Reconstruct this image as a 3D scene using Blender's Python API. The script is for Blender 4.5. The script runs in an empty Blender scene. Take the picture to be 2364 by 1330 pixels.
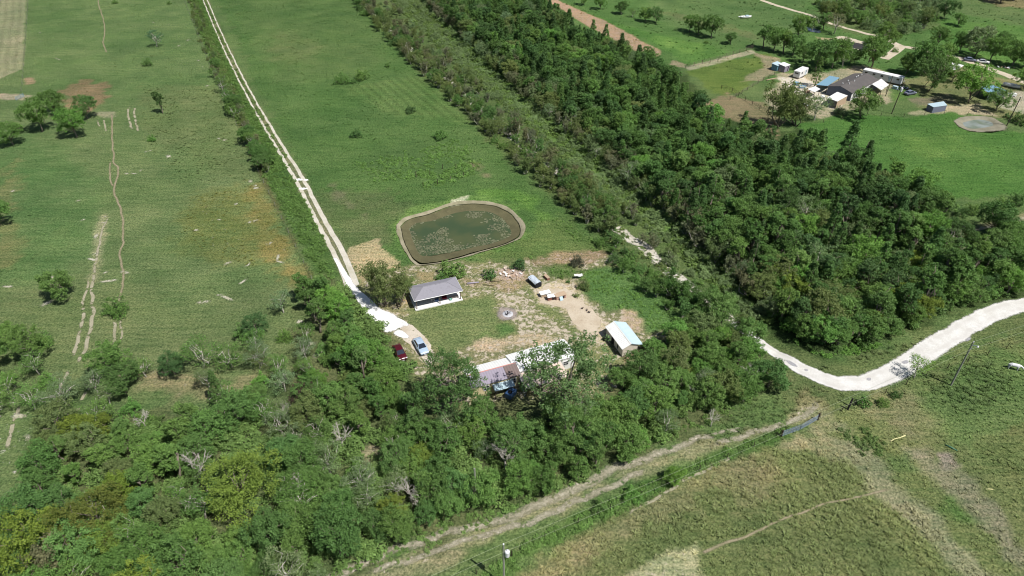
import bpy, bmesh, math, random
import numpy as np
from mathutils import Vector, Matrix
R = math.radians
# ------------------------------------------------------------------ camera, sky, sun
F, PITCH, H = 1590.0, R(36.2), 85.0
W0, H0 = 2364, 1330
sc = bpy.context.scene
COL = sc.collection
cam_d = bpy.data.cameras.new('camera'); cam = bpy.data.objects.new('camera', cam_d); COL.objects.link(cam)
cam.location = (0, 0, H); cam.rotation_euler = (math.pi/2-PITCH, 0, 0)
cam_d.sensor_width = 36.0; cam_d.lens = 36.0*F/W0; cam_d.clip_start = 0.5; cam_d.clip_end = 9000
sc.camera = cam
SUN_AZ, SUN_EL = R(50), R(58)            # azimuth measured from straight behind the camera towards its right
S = Vector((math.sin(SUN_AZ)*math.cos(SUN_EL), -math.cos(SUN_AZ)*math.cos(SUN_EL), math.sin(SUN_EL)))
wd = bpy.data.worlds.new('World'); sc.world = wd; wd.use_nodes = True
nt = wd.node_tree; bg = nt.nodes['Background']
sky = nt.nodes.new('ShaderNodeTexSky'); sky.sky_type = 'NISHITA'; sky.sun_disc = False
sky.sun_elevation = SUN_EL; sky.sun_rotation = math.pi-SUN_AZ
nt.links.new(sky.outputs[0], bg.inputs[0]); bg.inputs[1].default_value = 0.06
sd = bpy.data.lights.new('sun', 'SUN'); sun = bpy.data.objects.new('sun', sd); COL.objects.link(sun)
sd.energy = 5.0; sd.angle = R(0.53); sd.color = (1.0, 0.97, 0.925)
sun.rotation_euler = (-S).to_track_quat('-Z', 'Y').to_euler(); sun.location = S*200
sc.view_settings.view_transform = 'Standard'; sc.view_settings.look = 'None'
sc.view_settings.exposure = 0.33; sc.view_settings.gamma = 1.0
sc.view_settings.use_curve_mapping = False
sc.render.engine = 'CYCLES'
sc.cycles.filter_width = 1.05; sc.cycles.max_bounces = 6; sc.cycles.diffuse_bounces = 3; sc.cycles.glossy_bounces = 2
sc.cycles.transmission_bounces = 3; sc.cycles.transparent_max_bounces = 12

# ------------------------------------------------------------------ helpers
cP, sP = math.cos(PITCH), math.sin(PITCH)
def G(px, py, z=0.0):
    """photo pixel -> point of the ground plane at height z"""
    x = (px-1182)/F; y = (665-py)/F
    dy = cP+y*sP; dz = -sP+y*cP; t = (z-H)/dz
    return Vector((x*t, dy*t, z))
def GP(pts): return [tuple(G(*p)[:2]) for p in pts]
rng = np.random.default_rng(7); random.seed(7)
def lin(c):
    c = c/255.0
    return c/12.92 if c <= 0.04045 else ((c+0.055)/1.055)**2.4
def C8(r, g, b, k=0.74): return (lin(r)*k, lin(g)*k, lin(b)*k)

def hash2(ix, iy, seed):
    h = (ix.astype(np.int64)*374761393+iy.astype(np.int64)*668265263+seed*144665) & 0x7fffffff
    h = ((h ^ (h >> 13))*1274126177) & 0x7fffffff
    return ((h ^ (h >> 16)) & 0xffff)/65535.0
def vnoise(x, y, wl, seed=0):
    x = np.asarray(x)/wl; y = np.asarray(y)/wl
    ix = np.floor(x); iy = np.floor(y); fx = x-ix; fy = y-iy
    fx = fx*fx*(3-2*fx); fy = fy*fy*(3-2*fy)
    a = hash2(ix, iy, seed); b = hash2(ix+1, iy, seed); c = hash2(ix, iy+1, seed); d = hash2(ix+1, iy+1, seed)
    return (a*(1-fx)+b*fx)*(1-fy)+(c*(1-fx)+d*fx)*fy
def fbm(x, y, wl, seed=0, o=3):
    s = 0; a = 0.5; t = 0
    for k in range(o):
        s = s+a*vnoise(x, y, wl/2**k, seed+k*17); t += a; a *= 0.5
    return s/t
def sd_poly(x, y, poly):
    """signed distance, positive inside"""
    P = np.array(poly, float); n = len(P); d = np.full(x.shape, 1e9); ins = np.zeros(x.shape, bool)
    for i in range(n):
        a = P[i]; b = P[(i+1) % n]; e = b-a; wx = x-a[0]; wy = y-a[1]
        t = np.clip((wx*e[0]+wy*e[1])/max(e@e, 1e-9), 0, 1)
        d = np.minimum(d, (wx-e[0]*t)**2+(wy-e[1]*t)**2)
        c = ((a[1] > y) != (b[1] > y))
        with np.errstate(divide='ignore', invalid='ignore'):
            xi = a[0]+(y-a[1])*e[0]/(e[1] if e[1] != 0 else 1e-9)
        ins ^= c & (x < xi)
    return np.where(ins, 1, -1)*np.sqrt(d)
def sd_line(x, y, pts):
    d = np.full(np.shape(x), 1e9)
    for a, b in zip(pts[:-1], pts[1:]):
        a = np.array(a[:2], float); e = np.array(b[:2], float)-a
        wx = x-a[0]; wy = y-a[1]; t = np.clip((wx*e[0]+wy*e[1])/max(e@e, 1e-9), 0, 1)
        d = np.minimum(d, (wx-e[0]*t)**2+(wy-e[1]*t)**2)
    return np.sqrt(d)
def sstep(a, b, v):
    t = np.clip((v-a)/(b-a), 0, 1); return t*t*(3-2*t)
def in_poly(p, poly):
    x, y = p; ins = False; n = len(poly); j = n-1
    for i in range(n):
        xi, yi = poly[i]; xj, yj = poly[j]
        if (yi > y) != (yj > y) and x < (xj-xi)*(y-yi)/(yj-yi)+xi: ins = not ins
        j = i
    return ins
def spline(pts, step=0.6):
    """Catmull-Rom through 2D/3D points"""
    P = [Vector(p) if len(p) == 3 else Vector((p[0], p[1], 0)) for p in pts]
    P = [2*P[0]-P[1]]+P+[2*P[-1]-P[-2]]; out = []
    for i in range(1, len(P)-2):
        n = max(2, int((P[i+1]-P[i]).length/step))
        for k in range(n):
            t = k/n; a, b, c, d = P[i-1:i+3]
            out.append(0.5*((2*b)+(c-a)*t+(2*a-5*b+4*c-d)*t*t+(3*b-a-3*c+d)*t**3))
    out.append(P[-2]); return out

# ---- the lie of the land
POND_RIM = GP([(915,520),(935,503),(985,488),(1040,470),(1085,464),(1140,468),(1175,482),(1205,512),(1208,540),(1180,560),(1110,582),(1030,604),(975,612),(955,606),(935,580),(922,548)])
DITCH = GP([(960,20),(1105,150),(1250,280),(1400,415),(1550,555),(1690,690),(1800,800)])
SPOND = GP([(2205,282),(2215,272),(2250,268),(2290,272),(2318,285),(2325,298),(2290,306),(2240,303),(2215,293)])
def gz(x, y):
    x = np.asarray(x, float); y = np.asarray(y, float)
    z = (vnoise(x, y, 9.0, 3)-0.5)*0.16+(vnoise(x, y, 3.7, 5)-0.5)*0.07
    near = (y < 420) & (np.abs(x) < 320)
    d = np.full(x.shape, 99.0)
    if near.any():
        d[near] = sd_line(x[near], y[near], DITCH)
    z = z-0.9*np.exp(-(d/2.6)**2)
    for poly, dep, wid in ((POND_RIM, 2.0, 3.2), (SPOND, 1.2, 2.6)):
        s = np.full(x.shape, -99.0)
        if near.any(): s[near] = sd_poly(x[near], y[near], poly)
        k = sstep(-2.8, -0.7, s); z = z*(1-k)
        z = z-dep*sstep(-0.6, wid-0.6, s)
    return z
def gz1(x, y): return float(gz(np.array([x]), np.array([y]))[0])

# ---- materials
def mat(name): 
    m = bpy.data.materials.new(name); m.use_nodes = True; m.node_tree.nodes.clear(); return m
def N(m, t, **k):
    n = m.node_tree.nodes.new(t)
    for a, v in k.items(): setattr(n, a, v)
    return n
def L(m, a, b): m.node_tree.links.new(a, b)
def noise_node(m, scale, detail=3.0, rough=0.6, coord=None, dist=0.0):
    n = N(m, 'ShaderNodeTexNoise'); n.inputs['Scale'].default_value = scale; n.inputs['Detail'].default_value = detail
    n.inputs['Roughness'].default_value = rough; n.inputs['Distortion'].default_value = dist
    if coord is not None: L(m, coord, n.inputs['Vector'])
    return n
def ramp(m, src, p0, p1, v0=0.0, v1=1.0):
    r = N(m, 'ShaderNodeMapRange'); r.interpolation_type = 'SMOOTHSTEP'
    r.inputs[1].default_value = p0; r.inputs[2].default_value = p1; r.inputs[3].default_value = v0; r.inputs[4].default_value = v1
    L(m, src, r.inputs[0]); return r.outputs[0]
def mixc(m, fac, a, b, blend='MIX'):
    n = N(m, 'ShaderNodeMix'); n.data_type = 'RGBA'; n.blend_type = blend
    for s, v in ((n.inputs[0], fac), (n.inputs[6], a), (n.inputs[7], b)):
        if isinstance(v, (int, float)): s.default_value = v
        elif isinstance(v, tuple): s.default_value = (*v[:3], 1)
        else: L(m, v, s)
    return n.outputs[2]
def math_node(m, op, a, b=0.0):
    n = N(m, 'ShaderNodeMath'); n.operation = op
    for s, v in ((n.inputs[0], a), (n.inputs[1], b)):
        if isinstance(v, (int, float)): s.default_value = v
        else: L(m, v, s)
    return n.outputs[0]
def out(m, sh):
    o = N(m, 'ShaderNodeOutputMaterial'); L(m, sh, o.inputs[0])
def pbsdf(m, col, rough=0.8, spec=0.3, metal=0.0, normal=None):
    b = N(m, 'ShaderNodeBsdfPrincipled')
    if isinstance(col, tuple): b.inputs['Base Color'].default_value = (*col[:3], 1)
    else: L(m, col, b.inputs['Base Color'])
    b.inputs['Roughness'].default_value = rough; b.inputs['Specular IOR Level'].default_value = spec
    b.inputs['Metallic'].default_value = metal
    if normal is not None: L(m, normal, b.inputs['Normal'])
    return b.outputs[0]
def bump(m, h, strength=0.4, dist=0.1):
    b = N(m, 'ShaderNodeBump'); b.inputs['Strength'].default_value = strength; b.inputs['Distance'].default_value = dist
    L(m, h, b.inputs['Height']); return b.outputs[0]
def plain(name, col, rough=0.6, spec=0.3, metal=0.0, var=0.18, scale=2.5, dirt=None):
    m = mat(name); tc = N(m, 'ShaderNodeTexCoord')
    n = noise_node(m, scale, 4, 0.65, tc.outputs['Object'])
    lo = tuple(c*(1-var) for c in col); hi = tuple(min(1, c*(1+var)) for c in col)
    c = mixc(m, n.outputs[0], lo, hi)
    if dirt:
        n2 = noise_node(m, scale*0.5, 5, 0.7, tc.outputs['Object'])
        c = mixc(m, ramp(m, n2.outputs[0], 0.5, 0.75, 0, 0.7), c, dirt)
    out(m, pbsdf(m, c, rough, spec, metal)); return m

def ground_material():
    m = mat('meadow'); pos = N(m, 'ShaderNodeNewGeometry').outputs['Position']
    at = N(m, 'ShaderNodeAttribute', attribute_name='Col'); bare = N(m, 'ShaderNodeAttribute', attribute_name='bare')
    soil = N(m, 'ShaderNodeAttribute', attribute_name='soil')
    n1 = noise_node(m, 2.6, 3, 0.7, pos); n2 = noise_node(m, 0.42, 4, 0.65, pos); n3 = noise_node(m, 0.06, 3, 0.6, pos)
    n4 = noise_node(m, 0.9, 5, 0.7, pos, 0.4)
    c = mixc(m, ramp(m, n1.outputs[0], 0.3, 0.7), mixc(m, 1.0, at.outputs[0], (0.5,0.56,0.5), 'MULTIPLY'), mixc(m, 1.0, at.outputs[0], (1.42,1.36,1.36), 'MULTIPLY'))
    c = mixc(m, ramp(m, n2.outputs[0], 0.35, 0.7, 0, 0.5), c, mixc(m, 1.0, c, (1.15,1.06,1.04), 'MULTIPLY'))
    c = mixc(m, ramp(m, n3.outputs[0], 0.35, 0.65, 0, 0.55), c, mixc(m, 1.0, c, (0.82,0.95,0.8), 'MULTIPLY'))
    mp = N(m, 'ShaderNodeMapping'); mp.inputs['Rotation'].default_value = (0, 0, R(-38)); mp.inputs['Scale'].default_value = (0.16, 1.5, 1); L(m, pos, mp.inputs['Vector'])
    n5 = noise_node(m, 0.7, 4, 0.65, mp.outputs[0])
    c = mixc(m, ramp(m, n5.outputs[0], 0.32, 0.68), mixc(m, 1.0, c, (0.8,0.86,0.8), 'MULTIPLY'), mixc(m, 1.0, c, (1.2,1.12,1.14), 'MULTIPLY'))
    # dark small tussocks
    v = N(m, 'ShaderNodeTexVoronoi'); v.inputs['Scale'].default_value = 0.85; v.inputs['Randomness'].default_value = 1.0; L(m, pos, v.inputs['Vector'])
    c = mixc(m, ramp(m, v.outputs['Distance'], 0.08, 0.34, 0.6, 0.0), c, mixc(m, 1.0, c, (0.5,0.6,0.5), 'MULTIPLY'))
    # bare soil showing through
    t = math_node(m, 'ADD', n4.outputs[0], bare.outputs['Fac'])
    f = ramp(m, t, 0.79, 0.92)
    sc_ = mixc(m, n1.outputs[0], mixc(m, 1.0, soil.outputs[0], (0.78,0.77,0.75), 'MULTIPLY'), mixc(m, 1.0, soil.outputs[0], (1.15,1.15,1.15), 'MULTIPLY'))
    c = mixc(m, f, c, sc_)
    hb = math_node(m, 'ADD', n1.outputs[0], math_node(m, 'MULTIPLY', n4.outputs[0], 1.5))
    out(m, pbsdf(m, c, 0.95, 0.1, 0, bump(m, hb, 0.9, 0.3))); return m
GROUND = ground_material()

def sheet_mat(name, col, col2, speck=None, ruts=None, edge=0.35, wear=0.0, scale=1.4, soft=0.12, rough=0.95, fine=5.0):
    """loose surface laid over the meadow: ragged, worn-through edge"""
    m = mat(name); pos = N(m, 'ShaderNodeNewGeometry').outputs['Position']
    e = N(m, 'ShaderNodeAttribute', attribute_name='e')
    a = noise_node(m, scale, 5, 0.72, pos); b = noise_node(m, fine, 3, 0.7, pos); g = noise_node(m, 0.35, 3, 0.6, pos)
    c = mixc(m, ramp(m, g.outputs[0], 0.35, 0.68), col, col2)
    c = mixc(m, ramp(m, b.outputs[0], 0.3, 0.7), mixc(m, 1.0, c, (0.82,0.82,0.82), 'MULTIPLY'), c)
    if speck: c = mixc(m, ramp(m, a.outputs[0], 0.56, 0.72, 0, 0.85), c, speck)
    if ruts:      # grey wheel bands either side of a paler crown
        bnd = math_node(m, 'SUBTRACT', 1.0, math_node(m, 'MULTIPLY', math_node(m, 'ABSOLUTE', math_node(m, 'SUBTRACT', e.outputs['Fac'], 0.84)), 9.0))
        c = mixc(m, math_node(m, 'MULTIPLY', ramp(m, bnd, 0.0, 0.8, 0, 0.75), ramp(m, g.outputs[0], 0.3, 0.6)), c, ruts)
    q = math_node(m, 'ADD', math_node(m, 'MULTIPLY', a.outputs[0], edge*2), e.outputs['Fac'])
    q = math_node(m, 'SUBTRACT', q, edge+0.28)
    if wear:
        w = noise_node(m, 0.55, 5, 0.7, pos)
        q = math_node(m, 'SUBTRACT', q, ramp(m, w.outputs[0], 0.62-wear*0.28, 0.8-wear*0.2, 0, 1.2))
    f = ramp(m, q, 0.0, soft)
    tr = N(m, 'ShaderNodeBsdfTransparent'); mx = N(m, 'ShaderNodeMixShader')
    L(m, f, mx.inputs[0]); L(m, tr.outputs[0], mx.inputs[1]); L(m, pbsdf(m, c, rough, 0.1, 0, bump(m, b.outputs[0], 0.4, 0.06)), mx.inputs[2])
    out(m, mx.outputs[0]); return m

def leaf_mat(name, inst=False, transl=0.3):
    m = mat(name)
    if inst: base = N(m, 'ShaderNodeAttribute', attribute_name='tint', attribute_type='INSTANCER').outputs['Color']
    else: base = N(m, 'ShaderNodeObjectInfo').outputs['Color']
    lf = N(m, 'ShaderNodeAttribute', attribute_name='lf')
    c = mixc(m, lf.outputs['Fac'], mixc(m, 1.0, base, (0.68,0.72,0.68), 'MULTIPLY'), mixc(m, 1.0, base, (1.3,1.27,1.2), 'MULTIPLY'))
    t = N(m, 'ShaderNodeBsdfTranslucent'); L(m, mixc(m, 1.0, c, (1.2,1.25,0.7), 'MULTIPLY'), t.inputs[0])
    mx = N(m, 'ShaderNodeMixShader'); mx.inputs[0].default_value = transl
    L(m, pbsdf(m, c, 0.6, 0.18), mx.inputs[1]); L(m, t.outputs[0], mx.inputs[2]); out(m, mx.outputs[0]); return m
LEAF = leaf_mat('leaves'); LEAF_I = leaf_mat('thicket_leaves', True); BLADE_I = leaf_mat('grass_blades', True, 0.35)
BARK = plain('bark', (0.20,0.17,0.135), 0.95, 0.1, var=0.35, scale=3)
BARK_PALE = plain('pale_bark', (0.42,0.39,0.34), 0.95, 0.1, var=0.3, scale=3)

# ---- mesh tools
def np_mesh(name, V, Q, mats, lf=None, attr=None, smooth=False, midx=None):
    me = bpy.data.meshes.new(name); V = np.asarray(V, np.float32); Q = np.asarray(Q, np.int32); k = Q.shape[1]
    me.vertices.add(len(V)); me.vertices.foreach_set('co', V.ravel())
    me.loops.add(Q.size); me.loops.foreach_set('vertex_index', Q.ravel())
    me.polygons.add(len(Q)); me.polygons.foreach_set('loop_start', np.arange(0, Q.size, k, dtype=np.int32))
    me.polygons.foreach_set('use_smooth', np.full(len(Q), smooth, bool))
    for m in mats: me.materials.append(m)
    if midx is not None: me.polygons.foreach_set('material_index', np.asarray(midx, np.int32))
    if lf is not None:
        a = me.attributes.new('lf', 'FLOAT', 'POINT'); a.data.foreach_set('value', np.asarray(lf, np.float32))
    for n, v in (attr or {}).items():
        v = np.asarray(v, np.float32)
        if v.ndim == 1: a = me.attributes.new(n, 'FLOAT', 'POINT'); a.data.foreach_set('value', v)
        else:
            a = me.attributes.new(n, 'FLOAT_COLOR', 'POINT')
            a.data.foreach_set('color', np.concatenate([v, np.ones((len(v),1), np.float32)], 1).ravel())
    me.update(calc_edges=True); return me
class MB:
    """collects shapes for one mesh"""
    def __init__(s): s.v = []; s.f = []; s.m = []; s.mats = []
    def mi(s, m):
        if m not in s.mats: s.mats.append(m)
        return s.mats.index(m)
    def add(s, vs, fs, m):
        o = len(s.v); s.v += [tuple(v) for v in vs]; k = s.mi(m)
        for f in fs: s.f.append([i+o for i in f]); s.m.append(k)
    def box(s, c, d, m, M=None):
        x, y, z = c; a, b, h = (q/2 for q in d)
        vs = [Vector((x+i*a, y+j*b, z+k*h)) for k in (-1,1) for i, j in ((-1,-1),(1,-1),(1,1),(-1,1))]
        if M: vs = [M@v for v in vs]
        s.add(vs, [(3,2,1,0),(4,5,6,7),(0,1,5,4),(1,2,6,5),(2,3,7,6),(3,0,4,7)], m)
    def bar(s, a, b, r, m, n=6, r2=None):
        a = Vector(a); b = Vector(b); s.tube([a, b], [r, r if r2 is None else r2], m, n)
    def tube(s, pts, rad, m, n=6, cap=True):
        pts = [Vector(p) for p in pts]; vs = []; fs = []
        for i, p in enumerate(pts):
            d = (pts[min(i+1, len(pts)-1)]-pts[max(i-1, 0)]).normalized()
            u = d.cross(Vector((0,0,1)) if abs(d.z) < 0.9 else Vector((1,0,0))).normalized(); w = d.cross(u)
            for k in range(n):
                t = 2*math.pi*k/n; vs.append(p+(u*math.cos(t)+w*math.sin(t))*rad[i])
        for i in range(len(pts)-1):
            for k in range(n): fs.append((i*n+k, i*n+(k+1) % n, (i+1)*n+(k+1) % n, (i+1)*n+k))
        if cap: fs += [tuple(range(n))[::-1], tuple((len(pts)-1)*n+k for k in range(n))]
        s.add(vs, fs, m)
    def lathe(s, c, prof, m, n=12):
        vs = []; fs = []; c = Vector(c)
        for r, z in prof:
            for k in range(n): t = 2*math.pi*k/n; vs.append(c+Vector((r*math.cos(t), r*math.sin(t), z)))
        for i in range(len(prof)-1):
            for k in range(n): fs.append((i*n+k, i*n+(k+1) % n, (i+1)*n+(k+1) % n, (i+1)*n+k))
        fs += [tuple(range(n))[::-1], tuple((len(prof)-1)*n+k for k in range(n))]
        s.add(vs, fs, m)
    def sheet(s, a, b, c, d, th, m, nx=1, amp=0.0, rib=0):
        """slab a-b-c-d (a->b along, b->c across) with thickness th; optional ribs run a->d"""
        a, b, c, d = map(Vector, (a, b, c, d)); n = (b-a).cross(d-a).normalized()
        if n.z < 0: n = -n
        k = rib*4 if rib else nx; top = []; bot = []
        for i in range(k+1):
            t = i/k; h = n*(amp if (rib and i % 4 in (1, 2)) else 0)
            top.append((a.lerp(b, t)+h, d.lerp(c, t)+h)); bot.append((a.lerp(b, t)-n*th, d.lerp(c, t)-n*th))
        vs = []; fs = []
        for (p, q), (r, u) in zip(top, bot): vs += [p, q, r, u]
        for i in range(k):
            o = i*4; e = o+4
            fs += [(o, e, e+1, o+1), (o+2, o+3, e+3, e+2), (o, o+2, e+2, e), (o+1, e+1, e+3, o+3)]
        fs += [(0,1,3,2), (k*4, k*4+2, k*4+3, k*4+1)]
        s.add(vs, fs, m)
    def mesh(s, name, smooth=False):
        me = bpy.data.meshes.new(name); me.from_pydata(s.v, [], s.f)
        for m in s.mats: me.materials.append(m)
        me.polygons.foreach_set('material_index', s.m)
        if smooth: me.polygons.foreach_set('use_smooth', [True]*len(s.f))
        bm = bmesh.new(); bm.from_mesh(me); bmesh.ops.recalc_face_normals(bm, faces=bm.faces); bm.to_mesh(me); bm.free()
        me.update(); return me
    def build(s, name, parent=None, smooth=False, bevel=0.0):
        o = obj(name, s.mesh(name, smooth), parent)
        if bevel:
            b = o.modifiers.new('bevel', 'BEVEL'); b.width = bevel; b.segments = 2; b.limit_method = 'ANGLE'
        return o
def obj(name, data, parent=None):
    o = bpy.data.objects.new(name, data); COL.objects.link(o)
    if parent is not None: o.parent = parent
    return o
def tag(o, label, cat, group=None):
    o['label'] = label; o['category'] = cat
    if group: o['group'] = group
    return o
def thing(name, label, cat, loc=(0,0,0), rz=0.0, group=None):
    o = bpy.data.objects.new(name, None); COL.objects.link(o); o.empty_display_size = 0.3
    o.location = loc; o.rotation_euler = (0, 0, rz); return tag(o, label, cat, group)
def struct(o, kind='structure', label=None):
    o['kind'] = kind
    if label: o['label'] = label
    return o
def on(px, py, dz=0.0):
    g = G(px, py); return Vector((g.x, g.y, gz1(g.x, g.y)+dz))

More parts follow.
